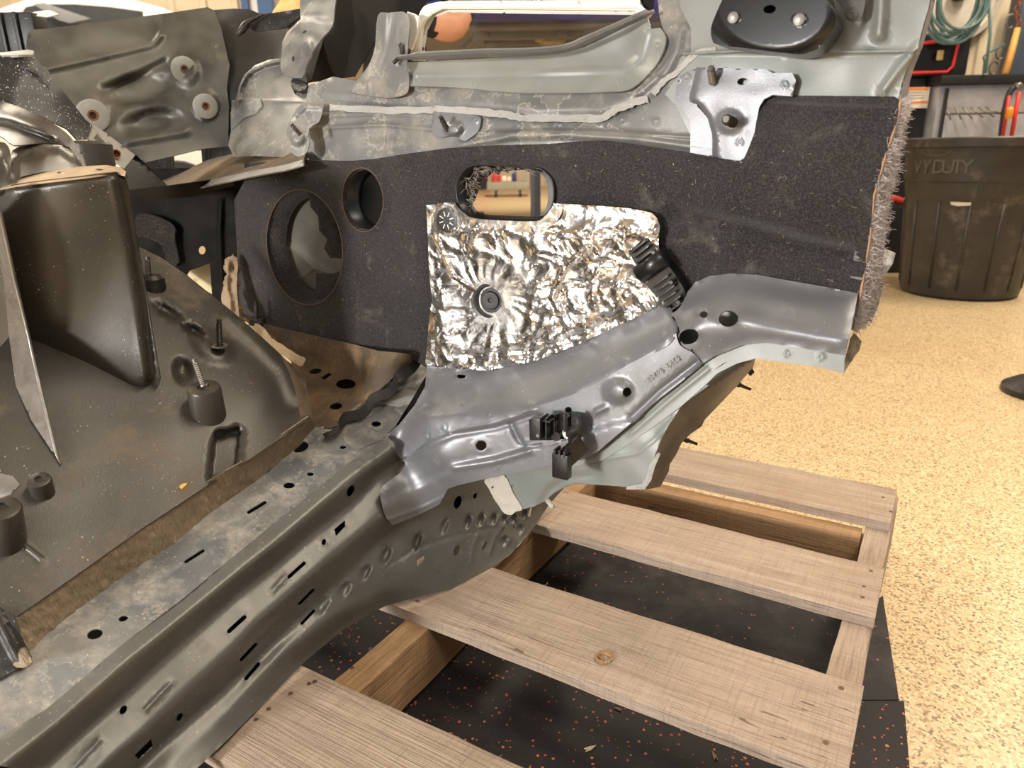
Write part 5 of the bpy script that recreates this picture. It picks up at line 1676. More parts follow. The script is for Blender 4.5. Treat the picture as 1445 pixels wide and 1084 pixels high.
C_('strut_web', [(189, 219), (236, 262), (224, 263), (180, 268), (176, 237)], off(Dstt, .002), car, M['black'], step=6, th=.003)
C_('cross_ledge', [(-40, 82), (0, 78), (46, 77), (48, 72), (40, 70), (0, 74), (-40, 77)], tps([(-40, 80, .96), (46, 77, .985), (40, 70, 1.12), (-40, 75, 1.1)]), car, M['washer'], step=5, th=.003, bstep=5)
# short canister behind the tower
lathe_obj('canister', [(.03, -.10), (.03, -.004), (.026, 0), (.0001, 0)], (0, .05, 1), at(123, 200, .98), car, M['blackgloss'], 24)
# black ribbed box behind the corner
bb = at(30, 48, 1.3)
bx = box('blower_box', bb, (.078, .045, .065), car, M['black'], bev=.004)
for k in range(2):
    box('box_rib', bb + np.array([-.016 + k * .026, -.025, 0]), (.007, .007, .064), bx, M['black'], bev=.002)
C_('torn_box_top', [(-10, 24), (10, 20), (30, 20), (52, 16), (70, 14), (84, 20), (66, 24), (50, 22), (36, 26), (20, 24)], tps([(-10, 24, 1.3), (80, 18, 1.28), (36, 26, 1.27)]), car, M['washer'], feats=[lumps(.004, 8, 2)], step=4)

# ------------------------------------------------------------------ background things
def W3(x, y, d):
    return wy(x, y, d)



# ---- trash can -----------------------------------------------------------------
tcb = onz(1350, 412, 0)
M['can'] = paint('scuffed_dark_grey_plastic', (44, 41, 38), (58, 54, 49), .42, dust=(132, 122, 108), dustamt=.24, dscale=9, speck=.5)
can = thing('trash_can', 'large scuffed black plastic trash can with raised lettering', 'trash can', tcb)
HC, R0, R1 = .735, .262, .315
rad = lambda z: R0 + (R1 - R0) * z / HC
prof = [(R0 - .03, 0), (R0 - .006, .012), (R0, .035)] + [(rad(z) - .004, z) for z in (.1, .2, .3, .4, .47)] + [(rad(.47), .475), (rad(.5), .5), (rad(.54) + .002, .54), (rad(.545) + .007, .545), (rad(.6) + .008, .6), (rad(.66) + .009, .66), (rad(.69) + .01, .69), (R1 + .022, .695), (R1 + .024, .73), (R1 + .018, HC), (R1 - .002, HC), (R1 - .006, .70), (R1 - .02, .5), (R0 - .02, .03), (.0001, .02)]
lathe_obj('can_body', prof, (0, 0, 1), tcb, can, M['can'], 64)
toc = math.atan2(-tcb[1], -tcb[0])
for k in range(14):
    q = 2 * math.pi * k / 14 + .1
    d = np.array([math.cos(q), math.sin(q), 0])
    A, B = tcb + d * (rad(.05) - .003) + [0, 0, .05], tcb + d * (rad(.45) - .003) + [0, 0, .45]
    tube_obj('can_rib', [A, B], .006, can, M['can'], 8)


def emboss(parent, mat, text, px0, py, step, size):
    for k, chx in enumerate(text):
        if chx == ' ':
            continue
        px = px0[k]
        # meet the can wall: bearing from the view ray
        r = ray(px, py)
        o2, d2 = CAM[:2] - tcb[:2], r[:2]
        zz = None
        Rr = rad(.6) + .009
        a_, b_, c_ = d2 @ d2, 2 * (o2 @ d2), o2 @ o2 - Rr * Rr
        disc = b_ * b_ - 4 * a_ * c_
        if disc < 0:
            continue
        t_ = (-b_ - math.sqrt(disc)) / (2 * a_)
        p = CAM + r * t_
        n_ = np.array([p[0] - tcb[0], p[1] - tcb[1], 0])
        n_ /= np.linalg.norm(n_)
        ex = np.cross((0, 0, 1), n_)
        cu = bpy.data.curves.new('raised_letter', 'FONT')
        cu.body = chx
        cu.size = size
        cu.extrude = .004
        cu.align_x = 'CENTER'
        cu.align_y = 'CENTER'
        tmp = bpy.data.objects.new('tmp_text', cu)
        COL.objects.link(tmp)
        me = bpy.data.meshes.new_from_object(tmp)
        me.name = 'raised_letter'
        bpy.data.objects.remove(tmp)
        o = link('raised_letter', me, parent, mat)
        q = p - origin(parent)
        o.matrix_world = Matrix([[ex[0], 0, n_[0], q[0]], [ex[1], 0, n_[1], q[1]], [ex[2], 1, n_[2], q[2]], [0, 0, 0, 1]])


M['canlight'] = plain('worn_raised_plastic', (86, 79, 70), .6)
emboss(can, M['canlight'], 'VYDUTY', [1296, 1308, 1325, 1338, 1351, 1364], 236, 0, .085)
# oval maker's mark above the lettering, raised outline
ov = []
for t in np.linspace(0, 2 * math.pi, 33):
    px, py = 1321 + 20 * math.cos(t), 212 + 8 * math.sin(t)
    r = ray(px, py)
    o2, d2 = CAM[:2] - tcb[:2], r[:2]
    Rr = rad(.66) + .010
    a_, b_, c_ = d2 @ d2, 2 * (o2 @ d2), o2 @ o2 - Rr * Rr
    t_ = (-b_ - math.sqrt(max(b_ * b_ - 4 * a_ * c_, 0))) / (2 * a_)
    ov.append(CAM + r * t_)
tube_obj('raised_oval', ov, .0028, can, M['canlight'], 6)
tube_obj('raised_bar', [ov[i] for i in (3, 3)] and [ov[13] * .5 + ov[19] * .5, ov[3] * .5 + ov[29] * .5], .003, can, M['canlight'], 6)
def on_can(px, py, z, o=.0):
    r = ray(float(px), float(py))
    o2, d2 = CAM[:2] - tcb[:2], r[:2]
    Rr = rad(z) + o
    a_, b_, c_ = d2 @ d2, 2 * (o2 @ d2), o2 @ o2 - Rr * Rr
    return CAM + r * ((-b_ - math.sqrt(max(b_ * b_ - 4 * a_ * c_, 0))) / (2 * a_))


slab('label_scrap', [on_can(x, y, .44, .001) for x, y in ((1341, 285), (1352, 285), (1371, 286), (1370, 290), (1352, 291), (1342, 289))], (tcb - CAM) / np.linalg.norm(tcb - CAM) * -.002, can, plain('torn_white_label', (196, 186, 170), .7))
for s in (1,):
    d = np.array([math.cos(toc + 1.3), math.sin(toc + 1.3), 0])
    tx = np.cross((0, 0, 1), d)
    hd = [tcb + d * (rad(.55) + .004) + tx * .07 + [0, 0, .5], tcb + d * (rad(.55) + .05) + tx * .06 + [0, 0, .53], tcb + d * (rad(.55) + .05) - tx * .06 + [0, 0, .53], tcb + d * (rad(.55) + .004) - tx * .07 + [0, 0, .5]]
    tube_obj('can_handle', hd, .014, can, M['can'], 10)

# ---- round stand on the floor at the right edge ---------------------------------
rb = onz(1478, 556, 0)
st = thing('round_base', 'dark round pedestal base on the floor at the right edge', 'pedestal', rb)
lathe_obj('base_disc', [(.118, 0), (.12, .006), (.118, .018), (.09, .036), (.045, .05), (.03, .055)], (0, 0, 1), rb, st, M['plasticdusty'], 48)
lathe_obj('post', [(.022, .05), (.022, .32)], (0, 0, 1), rb, st, M['darksteel'], 20)

# ---- bench along the right wall ---------------------------------------------------
DB = 4.25
M['bench_steel'] = paint('brushed_cabinet_steel', (168, 168, 170), (196, 196, 198), .38, metal=.4, speck=0, dust=(206, 188, 150), dustamt=.1)
M['bk'] = plain('matt_black', (24, 23, 24), .5)
zb = W3(1380, 118, DB)[2]
bl0, br0 = W3(1330, 116, DB), W3(1560, 112, DB)
bench = thing('work_bench', 'steel work bench with black top behind the trash can', 'bench', (bl0[0], bl0[1], 0))
xw = br0[0] - bl0[0]
box('bench_top', (bl0[0] + xw / 2, 4.42, zb + .02), (xw + .06, .42, .045), bench, M['bk'], bev=.006)
cbx = box('cabinet', (bl0[0] + xw / 2, 4.44, zb / 2 + .0), (xw, .34, zb - .01), bench, M['bench_steel'], bev=.004)
dr = box('drawer', (bl0[0] + .32, 4.262, zb - .085), (.56, .02, .13), bench, M['bench_steel'], bev=.004)
dr2 = box('cabinet_door', (bl0[0] + .32, 4.262, zb - .44), (.56, .02, .56), bench, M['bench_steel'], bev=.004)
box('cabinet_edge', (bl0[0] + .035, 4.255, zb - .35), (.012, .02, .66), bench, M['darksteel'])
for k in range(6):
    q = W3(1336 + k * 11, 151, 4.22)
    e = q + np.array([.016 + .016 * k, -.03, -.07 + .004 * k])
    o = tube_obj('hanging_rod', [q, e], .004, None, M['steel'], 6)
    tag(o, ('first', 'second', 'third', 'fourth', 'fifth', 'sixth')[k] + ' thin rod from the left hanging on the steel cabinet front', 'rod', 'thin rods hanging on the cabinet')
# black upright cabinet with a paper label, left of the bench
cl, cr2 = W3(1262, 200, 4.32), W3(1305, 200, 4.32)
fr = thing('black_cabinet', 'black cabinet with an orange striped label beside the bench', 'cabinet', ((cl[0] + cr2[0]) / 2 - .1, 4.5, 0))
box('cabinet_body', ((cl[0] + cr2[0]) / 2 - .08, 4.5, .55), (cr2[0] - cl[0] + .16, .3, .72), fr, M['bk'], bev=.01)
box('cabinet_plinth', ((cl[0] + cr2[0]) / 2 - .08, 4.5, .09), (cr2[0] - cl[0] + .12, .26, .18), fr, M['bk'])
cr2 = W3(1310, 130, 4.32)
box('cabinet_lid', ((cl[0] + cr2[0]) / 2 - .08, 4.5, (.912 + zb + .042) / 2), (cr2[0] - cl[0] + .15, .3, zb + .042 - .912), fr, M['bk'], bev=.008)
c0, c1 = W3(1277, 123, 4.3), W3(1312, 152, 4.3)
lb_ = box('paper_label', ((c0[0] + c1[0]) / 2, 4.328, (c0[2] + c1[2]) / 2), (c1[0] - c0[0], .004, abs(c0[2] - c1[2])), fr, plain('label_paper', (222, 212, 196), .7))
for py, h in ((125, .014), (144, .012)):
    q = W3(1294, py, 4.3)
    box('label_stripe', (q[0], 4.325, q[2]), (c1[0] - c0[0], .003, h), lb_, plain('orange_stripe', (222, 128, 60), .6))
for py in (130, 134, 138):
    q = W3(1294, py, 4.3)
    box('label_line', (q[0], 4.325, q[2]), (.1, .002, .005), lb_, plain('grey_print', (150, 144, 138), .6))
q = W3(1282, 158, 4.3)
box('small_label', (q[0], 4.328, q[2]), (.05, .004, .045), fr, plain('beige_label', (190, 178, 158), .7))
q0 = W3(1262, 284, 4.2)
box('cabinet_step', (q0[0] + .02, 4.25, q0[2] / 2 - .01), (.34, .2, q0[2] - .035), fr, M['bk'], bev=.01)
rg_ = [q0 + np.array([.16 * i / 7 - .02, .02 * math.sin(i), .006 + .008 * math.sin(i * 1.7)]) for i in range(8)]
o = tube_obj('red_rag', rg_, [.012, .02, .024, .018, .024, .02, .016, .008], None, plain('red_cloth', (176, 52, 44), .9), 9)
tag(o, 'crumpled red rag lying on the black step left of the trash can', 'rag')

# ---- red framed black case standing on the cabinets --------------------------------
DA = 4.22
a0, a1 = W3(1283, 52, DA), W3(1357, 110, DA)
case = thing('speaker_case', 'black case with red rim standing above the bench under the hose', 'case', ((a0[0] + a1[0]) / 2, DA + .1, a1[2]))
aw, ah = a1[0] - a0[0], a0[2] - a1[2]
zc0 = zb + .0445
a1[2] = zc0 + .012
ah = a0[2] - a1[2]
ac = np.array([(a0[0] + a1[0]) / 2, 4.44, (a0[2] + a1[2]) / 2])
box('case_body', (ac[0] + .03, 4.44, (zc0 + a0[2] + .03) / 2), (aw + .12, .22, a0[2] + .03 - zc0), case, M['bk'], bev=.02)
fy = 4.322
m_red = plain('red_rim', (206, 44, 40), .45)
tube_obj('red_rim', [(a0[0], fy, a1[2] + .01), (a1[0] - .03, fy, a1[2] + .01), (a1[0], fy, a1[2] + .04), (a1[0] + .01, fy, a0[2] - .03), (a1[0] - .01, fy, a0[2] - .005), (a0[0], fy, a0[2] - .03), (a0[0], fy, a1[2] + .01)], .009, case, m_red, 8)
box('case_grille', ac + [0, -.112, -.01], (aw * .9, .006, ah * .8), case, M['plastic'], bev=.002)
q = W3(1331, 77, DA + .05)
tg = box('hanging_tag', (q[0], 4.3, q[2]), (.035, .006, .05), None, plain('tan_tag', (176, 146, 96), .6), bev=.003)
tag(tg, 'tan tag hanging on the hose end in front of the black case', 'tag')

# ---- hose reel with coiled hose -----------------------------------------------------
rc = W3(1384, -22, 4.45)
reel = thing('hose_reel', 'large pale round disc on the wall behind the coiled hose', 'reel', (rc[0], 4.68, rc[2]))
lathe_obj('reel_disc', [(.02, 0), (.265, 0), (.27, .02), (.265, .05), (.235, .055), (.23, .03), (.02, .03)], (0, -1, 0), (rc[0], 4.69, rc[2]), reel, plain('pale_disc', (196, 188, 172), .5), 64)
lathe_obj('reel_hub', [(.05, 0), (.05, .08), (.04, .09), (.0001, .09)], (0, -1, 0), (rc[0], 4.69, rc[2]), reel, M['darksteel'], 32)
M['hose'] = plain('grey_green_hose', (84, 108, 104), .45)
hc = W3(1352, -2, 4.26)
pts = []
for k in range(9 * 26):
    t = k / 26 * 2 * math.pi
    w = k / 26
    rr = .15 + .012 * math.sin(w * 2.3)
    pts.append((hc[0] + rr * (.92 + .1 * math.sin(w * 5)) * math.cos(t) + .02 * math.sin(w * 3.1), 4.26 + .012 * math.sin(w * 1.7) + .03 * math.sin(t * .5 + w), hc[2] + rr * (1.25 + .1 * math.sin(w * 4)) * math.sin(t) + .02 * math.cos(w * 2.2)))
pts = pts + [(pts[-1][0] + .02, 4.23, pts[-1][2] - .15), (pts[-1][0] + .01, 4.2, W3(1356, 104, 4.2)[2])]
hz = tube_obj('coiled_hose', pts, .0085, None, M['hose'], 8)
tag(hz, 'coil of grey green hose hanging on the wall above the black case', 'hose')
q0, q1, q2 = W3(1387, 108, 4.4), W3(1390, 78, 4.4), W3(1418, 62, 4.4)
o = tube_obj('thin_hose', sm([q0, q1 * .7 + q0 * .3, q1, q2], 5, False), .006, None, M['hose'], 8)
tag(o, 'short loop of thin green hose right of the black case', 'hose')
# wooden handle and chains
o = tube_obj('pry_tool', [W3(1418, 105, 4.25), W3(1428, 70, 4.3), W3(1436, 40, 4.32)], [.019, .018, .015], None, plain('yellow_handle_wood', (208, 150, 74), .5), 12)
tag(o, 'tool with an orange wooden handle standing on the bench at the right', 'tool')
ch = thing('hanging_chain', 'rusty chain hanging above the wooden handle', 'chain', W3(1437, 45, 4.3))
for k in range(9):
    c = W3(1436 + 3 * math.sin(k * 1.3), -4 + k * 6, 4.33)
    pts = [c + np.array([.012 * math.cos(t) * (1 if k % 2 else .4), .010 * math.cos(t) * (.3 if k % 2 else 1), .02 * math.sin(t)]) for t in np.linspace(0, 2 * math.pi, 13)]
    tube_obj('link', pts, .0035, ch, M['rust'], 6)
ring_ = thing('hook_rack', 'grey wire hooks on the wall between hose and wooden handle', 'hooks', W3(1410, 80, 4.5))
for k, (x, y) in enumerate(((1412, 74), (1402, 96), (1426, 30))):
    c = W3(x, y, 4.45)
    tube_obj('hook', [c + np.array([.025 * math.cos(t), 0, .035 * math.sin(t)]) for t in np.linspace(.5, 5.4, 14)], .005, ring_, M['steel'], 6)
# jack with red levers and black hose on the cabinet front
jk = thing('bolt_cutter', 'red handled tool with black grips hanging at the right end of the bench', 'tool', W3(1428, 150, 4.15))
tube_obj('black_grip', sm([W3(1434, 122, 4.15), W3(1425, 130, 4.15), W3(1417, 160, 4.15), W3(1412, 200, 4.15)], 4, False), .016, jk, M['rubber'], 10)
tube_obj('red_lever', [W3(1424, 135, 4.13), W3(1414, 200, 4.13)], .009, jk, m_red, 8)
tube_obj('red_lever', [W3(1438, 130, 4.13), W3(1426, 200, 4.13)], .011, jk, m_red, 8)
lathe_obj('pivot', [(.018, 0), (.018, .03), (.012, .035)], (0, -1, 0), W3(1434, 122, 4.15), jk, M['steel'], 16)
o = lathe_obj('orange_reflector', [(.012, 0), (.018, .012), (.018, .05), (.01, .06)], (0, 0, 1), W3(1423, 168, 4.1), jk, plain('orange_plastic', (236, 150, 40), .4), 14)
sb = W3(1442, 60, 4.5)
o = box('blue_grey_box', (sb[0] + .12, 4.6, sb[2] + .04), (.26, .12, .44), None, plain('slate_plastic', (72, 80, 92), .45), bev=.02)
tag(o, 'slate grey wall box at the right edge beside the chain', 'box')

# ---- raised blue car seen through the window ------------------------------------------
ZU = 1.43
blue = plain('dark_blue_car_paint', (52, 52, 128), .25, .1, .05, **{'Coat Weight': .6})
und = plain('dark_underbody', (122, 120, 120), .6)
bc = thing('raised_car', 'dark blue car raised on a lift seen from below through the window', 'car', (.4, 4.7, ZU))
xs = np.linspace(-.75, 1.45, 15)
v, f = [], []
rows = []
for i, x in enumerate(xs):
    k = abs((x - .35) / 1.1)
    y0 = 4.55 + .35 * k ** 3
    col_ = [(x, y0 + .22, ZU + .02), (x, y0 + .05, ZU - .01 + .03 * k), (x, y0, ZU + .05), (x, y0 - .02, ZU + .2), (x, y0 + .02, ZU + .45), (x, y0 + .12, ZU + .7), (x, y0 + .5, ZU + .78), (x, y0 + 1.3, ZU + .82), (x * .8 + .07, y0 + 2.0, ZU + 1.25), (x * .8 + .07, y0 + 3.4, ZU + 1.25), (x, y0 + 4.0, ZU + .8), (x, 8.9, ZU + .6), (x, 8.9, ZU + .05)]
    rows.append(col_)
m = len(rows[0])
for r in rows:
    v += r
for i in range(len(xs) - 1):
    for k in range(m):
        k2 = (k + 1) % m
        f.append((i * m + k, (i + 1) * m + k, (i + 1) * m + k2, i * m + k2))
f += [tuple(range(m)), tuple((len(xs) - 1) * m + k for k in range(m - 1, -1, -1))]
mesh_obj('car_shell', v, f, bc, blue, smooth=True).data.set_sharp_from_angle(angle=.7)
box('undertray', (.35, 5.9, ZU + .02), (1.9, 1.9, .04), bc, und, bev=.01)
for k in range(5):
    box('cross_rib', (.45 + .05 * k, 5.1 + .3 * k, ZU - .02), (1.3, .05, .05), bc, und, bev=.008)
for x in (-.25, .25, .75, 1.1):
    box('long_rib', (x, 5.6, ZU - .015), (.06, 1.1, .04), bc, und, bev=.006, ax=((1, .2, 0), (-.2, 1, 0), (0, 0, 1)))
q = W3(776, 62, 5.4)
slab('heat_shield', [q + [-.12, 0, .02], q + [.12, 0, .02], q + [.07, -.12, -.02], q + [-.05, -.12, -.02]], (0, 0, .03), bc, plain('tan_shield', (196, 172, 136), .5), bev=.004)
for sx in (-.5, 1.25):
    wl_ = lathe_obj('wheel', [(.14, 0), (.31, .0), (.325, .03), (.325, .17), (.31, .2), (.14, .2)], (1, 0, 0), (sx, 7.8, ZU + .12), bc, M['rubber'], 32)

# ---- person working behind the window ----------------------------------------------------
pe = W3(638, 40, 3.35)     # elbow
PX, PY = pe[0] - .26, 3.46
me = bpy.data.meshes.new('person')
jt = {'pelvis': (PX, PY, .98, .15, .11), 'waist': (PX, PY - .01, 1.12, .14, .105), 'chest': (PX, PY - .02, 1.34, .17, .12), 'neckb': (PX, PY, 1.50, .075, .07), 'neck': (PX, PY, 1.56, .06, .06), 'head': (PX, PY - .01, 1.64, .075, .09), 'crown': (PX, PY, 1.76, .07, .085),
      'shR': (PX + .17, PY, 1.47, .07, .065), 'upR': (pe[0] + .045, 3.5, pe[2] + .1, .07, .07), 'elR': (pe[0] + .0, 3.36, pe[2] + .0, .068, .066), 'faR': (pe[0] - .14, 3.26, pe[2] + .03, .062, .06), 'wrR': (pe[0] - .27, 3.14, pe[2] + .05, .03, .026),
      'shL': (PX - .17, PY, 1.47, .07, .065), 'elL': (PX - .3, PY + .06, 1.24, .05, .05), 'wrL': (PX - .16, PY - .16, 1.2, .03, .026),
      'hpR': (PX + .09, PY, .93, .09, .09), 'knR': (PX + .1, PY - .02, .5, .06, .06), 'anR': (PX + .1, PY + .02, .09, .04, .042), 'toR': (PX + .11, PY - .13, .04, .035, .03),
      'hpL': (PX - .09, PY, .93, .09, .09), 'knL': (PX - .1, PY - .02, .5, .06, .06), 'anL': (PX - .1, PY + .02, .09, .04, .042), 'toL': (PX - .11, PY - .13, .04, .035, .03)}
bonesl = [('pelvis', 'waist'), ('waist', 'chest'), ('chest', 'neckb'), ('neckb', 'neck'), ('neck', 'head'), ('head', 'crown'), ('chest', 'shR'), ('shR', 'upR'), ('upR', 'elR'), ('elR', 'faR'), ('faR', 'wrR'), ('chest', 'shL'), ('shL', 'elL'), ('elL', 'wrL'), ('pelvis', 'hpR'), ('hpR', 'knR'), ('knR', 'anR'), ('anR', 'toR'), ('pelvis', 'hpL'), ('hpL', 'knL'), ('knL', 'anL'), ('anL', 'toL')]
# hands: palm and five fingers each
for sd, w_, dr_ in (('R', 'wrR', (-.85, -.5, .1)), ('L', 'wrL', (.8, -.55, .05))):
    b = np.array(jt[w_][:3])
    dr_ = np.array(dr_) / np.linalg.norm(dr_)
    sdv = np.cross(dr_, (0, 0, 1))
    pm = b + dr_ * .055
    jt['pm' + sd] = (*pm, .032, .016)
    bonesl.append((w_, 'pm' + sd))
    for i, L in enumerate((.075, .085, .08, .065)):
        k0 = pm + dr_ * .03 + np.array([0, 0, .033 - .022 * i])
        k1 = k0 + dr_ * L * .5 + sdv * .012
        k2 = k0 + dr_ * L * .8 + sdv * .035
        jt[f'f{sd}{i}a'] = (*k0, .0095, .0095)
        jt[f'f{sd}{i}b'] = (*k1, .0085, .0085)
        jt[f'f{sd}{i}c'] = (*k2, .007, .007)
        bonesl += [('pm' + sd, f'f{sd}{i}a'), (f'f{sd}{i}a', f'f{sd}{i}b'), (f'f{sd}{i}b', f'f{sd}{i}c')]
    t0 = pm + np.array([0, 0, .035]) - dr_ * .02
    t1 = t0 + dr_ * .03 + np.array([0, 0, .025]) + sdv * .02
    jt[f't{sd}a'] = (*t0, .011, .011)
    jt[f't{sd}b'] = (*t1, .009, .009)
    bonesl += [('pm' + sd, f't{sd}a'), (f't{sd}a', f't{sd}b')]
keys = list(jt)
me.from_pydata([jt[k][:3] for k in keys], [(keys.index(a), keys.index(b)) for a, b in bonesl], [])
per = link('person', me)
sk = per.modifiers.new('skin', 'SKIN')
lay = me.skin_vertices[0].data if me.skin_vertices else None
if lay is None:
    bm = bmesh.new()
    bm.from_mesh(me)
    bm.verts.layers.skin.verify()
    bm.to_mesh(me)
    bm.free()
    lay = me.skin_vertices[0].data
for k, s_ in zip(keys, lay):
    s_.radius = jt[k][3:5]
    s_.use_root = (k == 'pelvis')
per.modifiers.new('sub', 'SUBSURF').levels = 2
per.modifiers['sub'].render_levels = 2
dg = bpy.context.evaluated_depsgraph_get()
me2 = bpy.data.meshes.new_from_object(per.evaluated_get(dg))
per.modifiers.clear()
per.data = me2
smooth_mesh(me2)
m_skin = plain('skin', (196, 142, 112), .55)
m_shirt = plain('black_shirt', (28, 27, 29), .9)
m_pant = plain('dark_trousers', (34, 36, 44), .9)
m_shoe = plain('work_shoes', (40, 32, 26), .7)
m_hair = plain('short_brown_hair', (58, 42, 30), .8)
for m_ in (m_skin, m_shirt, m_pant, m_shoe, m_hair):
    me2.materials.append(m_)
for p_ in me2.polygons:
    c = p_.center
    i = 1
    if c.z > 1.53 and abs(c.x - PX) < .16:
        i = 0
        if c.z > 1.70 or (c.z > 1.62 and c.y > PY):
            i = 4
    elif c.x > PX + .2 and c.x > pe[0] - .4 and c.y < 3.405 and c.z < pe[2] + .11 and c.z > 1.12:
        i = 0
    elif c.x < PX - .12 and c.z < 1.3 and c.z > 1.1 and c.y < PY + .02:
        i = 0
    elif c.z < .1:
        i = 3
    elif c.z < 1.04 and abs(c.x - PX) < .26:
        i = 2
    p_.material_index = i
tag(per, 'person in a black shirt with a bent bare forearm behind the window', 'person')
# face parts
for sx in (-.028, .028):
    lathe_obj('eye', [(.0001, 0), (.008, .002), (.008, .004), (.0001, .007)], (0, -1, 0), (PX + sx, PY - .088, 1.665), per, M['white'], 10)
tube_obj('nose', [(PX, PY - .085, 1.67), (PX, PY - .108, 1.635), (PX, PY - .09, 1.63)], [.006, .011, .008], per, m_skin, 8)
box('mouth', (PX, PY - .09, 1.602), (.04, .012, .008), per, plain('lips', (150, 80, 70), .6), bev=.003)
for sx in (-1, 1):
    lathe_obj('ear', [(.0001, 0), (.018, .004), (.02, .012), (.012, .018)], (sx, 0, 0), (PX + sx * .07, PY, 1.65), per, m_skin, 12)

# ---- stands, cart and clutter seen through the small opening -------------------------
M['postgrey'] = plain('blue_grey_steel_post', (86, 92, 106), .45, .3)
bs = onz(756, 330, 0)
o = thing('steel_stand', 'tall blue grey steel stand seen through the oval opening', 'stand', bs)
box('post', bs + [0, 0, .46], (.085, .085, .92), o, M['postgrey'], bev=.006)
box('foot_plate', bs + [0, 0, .01], (.26, .26, .02), o, M['postgrey'], bev=.004)
box('post_groove', bs + [-.02, -.044, .46], (.01, .004, .9), o, M['steel'])
bs = onz(664, 303, 0)
o = thing('blue_stand', 'dark blue lift column at the left of the oval opening', 'stand', bs)
box('post', bs + [-.02, 0, .5], (.1, .1, 1.0), o, plain('navy_steel', (44, 50, 92), .5), bev=.006)
box('foot_plate', bs + [0, 0, .012], (.3, .24, .024), o, M['darksteel'], bev=.004)
cb = onz(717, 277, 0)
dC = Z(717, 277, 0)[2]
sc_ = dC / F
cart = thing('steel_cart', 'grey steel cart on casters seen through the oval opening', 'cart', cb)
cg = plain('grey_cart_steel', (140, 136, 122), .5)
box('tray', cb + [0, 0, 15 * sc_ + .0], (58 * sc_, .5, 10 * sc_), cart, cg, bev=.01)
for sx in (-1, 1):
    for sy in (-.2, .2):
        lathe_obj('caster', [(.02, -.02), (4.5 * sc_, -.02), (4.5 * sc_, .02), (.02, .02)], (1, 0, 0), cb + [sx * 17 * sc_, sy, 4.5 * sc_], cart, M['rubber'], 16)
    box('upright', cb + [sx * 26 * sc_, 0, 27 * sc_], (4 * sc_, .06, 20 * sc_), cart, cg)
    box('caster_fork', cb + [sx * 17 * sc_, 0, 8.6 * sc_], (3 * sc_, .45, 2.4 * sc_), cart, cg)
box('push_bar', cb + [10 * sc_, .1, 28 * sc_], (5 * sc_, .05, 18 * sc_), cart, cg)
for nm, lab, px, py, w, h, c, ct in (('red_can', 'red can at the left on the steel cart', 697, 250, 6, 11, (196, 36, 36), 'can'), ('red_can', 'red can beside the white bags on the steel cart', 704, 246, 6, 9, (206, 40, 36), 'can'), ('blue_jug', 'blue jug at the right on the steel cart', 726, 246, 6, 12, (40, 44, 110), 'jug')):
    q = cb + np.array([(px - 717) * sc_, .0, 20 * sc_ + .006])
    o = lathe_obj(nm, [(w * sc_ / 2, 0), (w * sc_ / 2, h * sc_ * .8), (w * sc_ * .3, h * sc_ * .95), (w * sc_ * .2, h * sc_)], (0, 0, 1), q, None, plain(nm + '_paint', c, .4), 16)
    tag(o, lab, ct)
for k, (px, s) in enumerate(((712, 7.5), (719, 6))):
    q = cb + np.array([(px - 717) * sc_, -.05, 20 * sc_ + .006])
    o = lathe_obj('white_bag', [(s * sc_ * .45, 0), (s * sc_ * .55, s * sc_ * .4), (s * sc_ * .45, s * sc_ * .8), (s * sc_ * .2, s * sc_)], (0, 0, 1), q, None, plain('white_bag_cloth', (224, 206, 184), .8), 14)
    tag(o, ('larger cream bag on the steel cart beside a red can', 'smaller cream bag on the steel cart beside the blue jug')[k], 'bag')
q = onz(676, 268, 0)
rt_ = thing('red_tool_chest', 'red tool chest standing left of the steel cart', 'tool chest', q)
box('chest_body', q + [-.2, .3, .5], (.8, .5, .6), rt_, plain('red_chest_paint', (190, 36, 34), .4), bev=.02)
box('chest_base', q + [-.2, .3, .1], (.76, .46, .2), rt_, M['bk'])
for k in range(3):
    box('drawer', q + [-.2, .045, .3 + .18 * k], (.7, .02, .16), rt_, plain('red_drawer', (206, 44, 40), .4), bev=.01)
q = onz(800, 300, 0)
yb = thing('parked_machine', 'grey machine with a yellow bar behind the steel stand', 'machine', q)
box('machine_body', q + [.2, .4, .22], (.5, .5, .4), yb, plain('grey_machine', (120, 116, 112), .5), bev=.04)
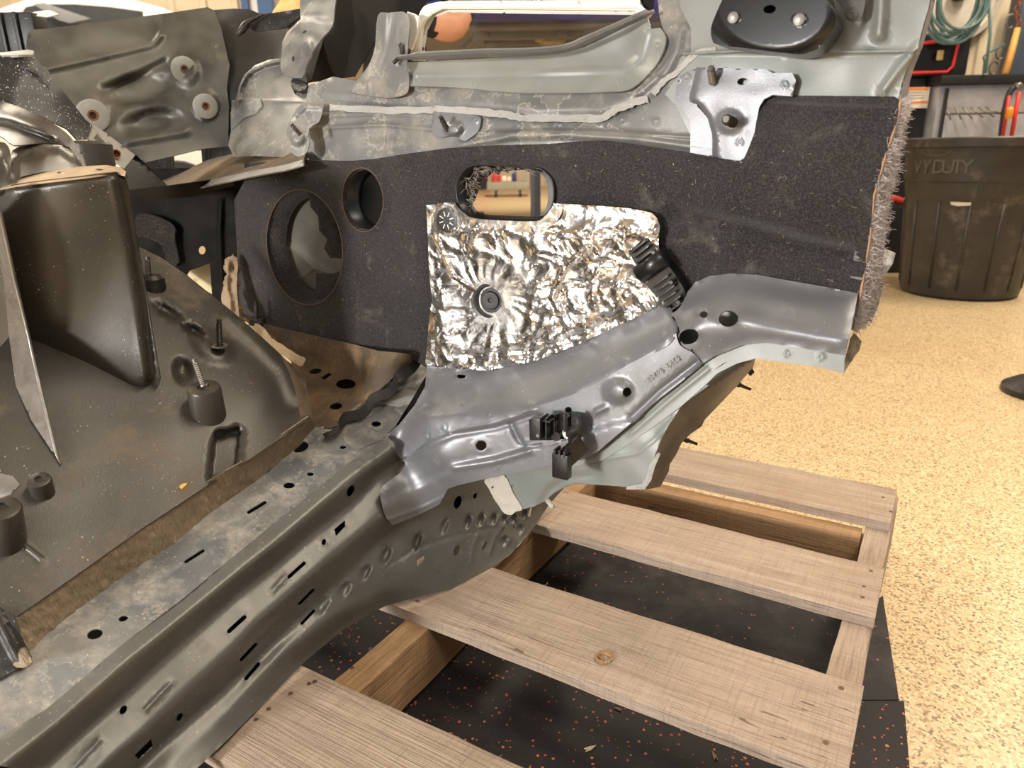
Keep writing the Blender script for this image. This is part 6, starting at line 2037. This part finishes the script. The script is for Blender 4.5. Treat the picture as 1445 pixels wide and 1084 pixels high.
tube_obj('yellow_bar', [q + [-.3, .1, .5], q + [.6, .1, .52]], .03, yb, plain('yellow_bar', (220, 170, 80), .5), 10)

# ---- white van, top left ------------------------------------------------------------------
DV = 6.3
def VQ(x, y):
    return W3(x, y, DV)
m_wh = plain('white_car_paint', (236, 232, 226), .3, 0, .03)
m_gl = plain('dark_tinted_glass', (70, 72, 74), .12, 0, .1)
vb = VQ(70, 40)
van = thing('white_van', 'white van parked behind the car body at the top left', 'van', (vb[0], vb[1] + .5, 0))
prof = [(-.62, .35), (-.66, .9), (-.62, 1.45), (-.38, 1.83), (0.0, 1.93), (.6, 1.9), (.92, 1.82), (1.1, 1.4), (1.14, .9), (1.1, .35)]
cx0 = vb[0] - .02
v, f = [], []
for y in (vb[1], vb[1] + 1.2):
    for x, z in prof:
        v.append((cx0 + x, y, z))
n = len(prof)
f = [tuple(range(n)), tuple(range(2 * n - 1, n - 1, -1))] + [(i, n + i, n + (i + 1) % n, (i + 1) % n) for i in range(n)]
bo_ = mesh_obj('van_body', v, f, van, m_wh)
bevel(bo_, .06, 3)
wpoly = [VQ(27, 24), VQ(38, 12), VQ(60, 7), VQ(100, 6), VQ(150, 10), VQ(200, 16), VQ(212, 22), VQ(205, 60), VQ(30, 60)]
slab('side_window', [VQ(x, y) + [0, -.03, 0] for x, y in ((28, 26), (40, 11), (60, 7), (110, 7), (160, 11), (210, 18), (212, 60), (30, 60))], (0, .03, 0), van, m_gl)
for a, b in (((211, 16), (213, 60)), ((224, 18), (236, 40))):
    tube_obj('window_pillar', [VQ(*a) + [0, -.04, 0], VQ(*b) + [0, -.04, 0]], .03, van, m_wh, 8)
for sx in (-.35, .85):
    lathe_obj('wheel', [(.12, 0), (.32, 0), (.34, .03), (.34, .18), (.3, .2), (.1, .2)], (0, 1, 0), (cx0 + sx, vb[1] - .02, .34), van, M['rubber'], 28)
mp_ = [VQ(x, y) + [0, -.12, 0] for x, y in ((60, 10), (75, 8), (140, 30), (110, 36), (95, 32))]
slab('mirror_bracket', mp_, (0, .03, 0), van, plain('grey_bracket', (132, 134, 138), .45), bev=.004)
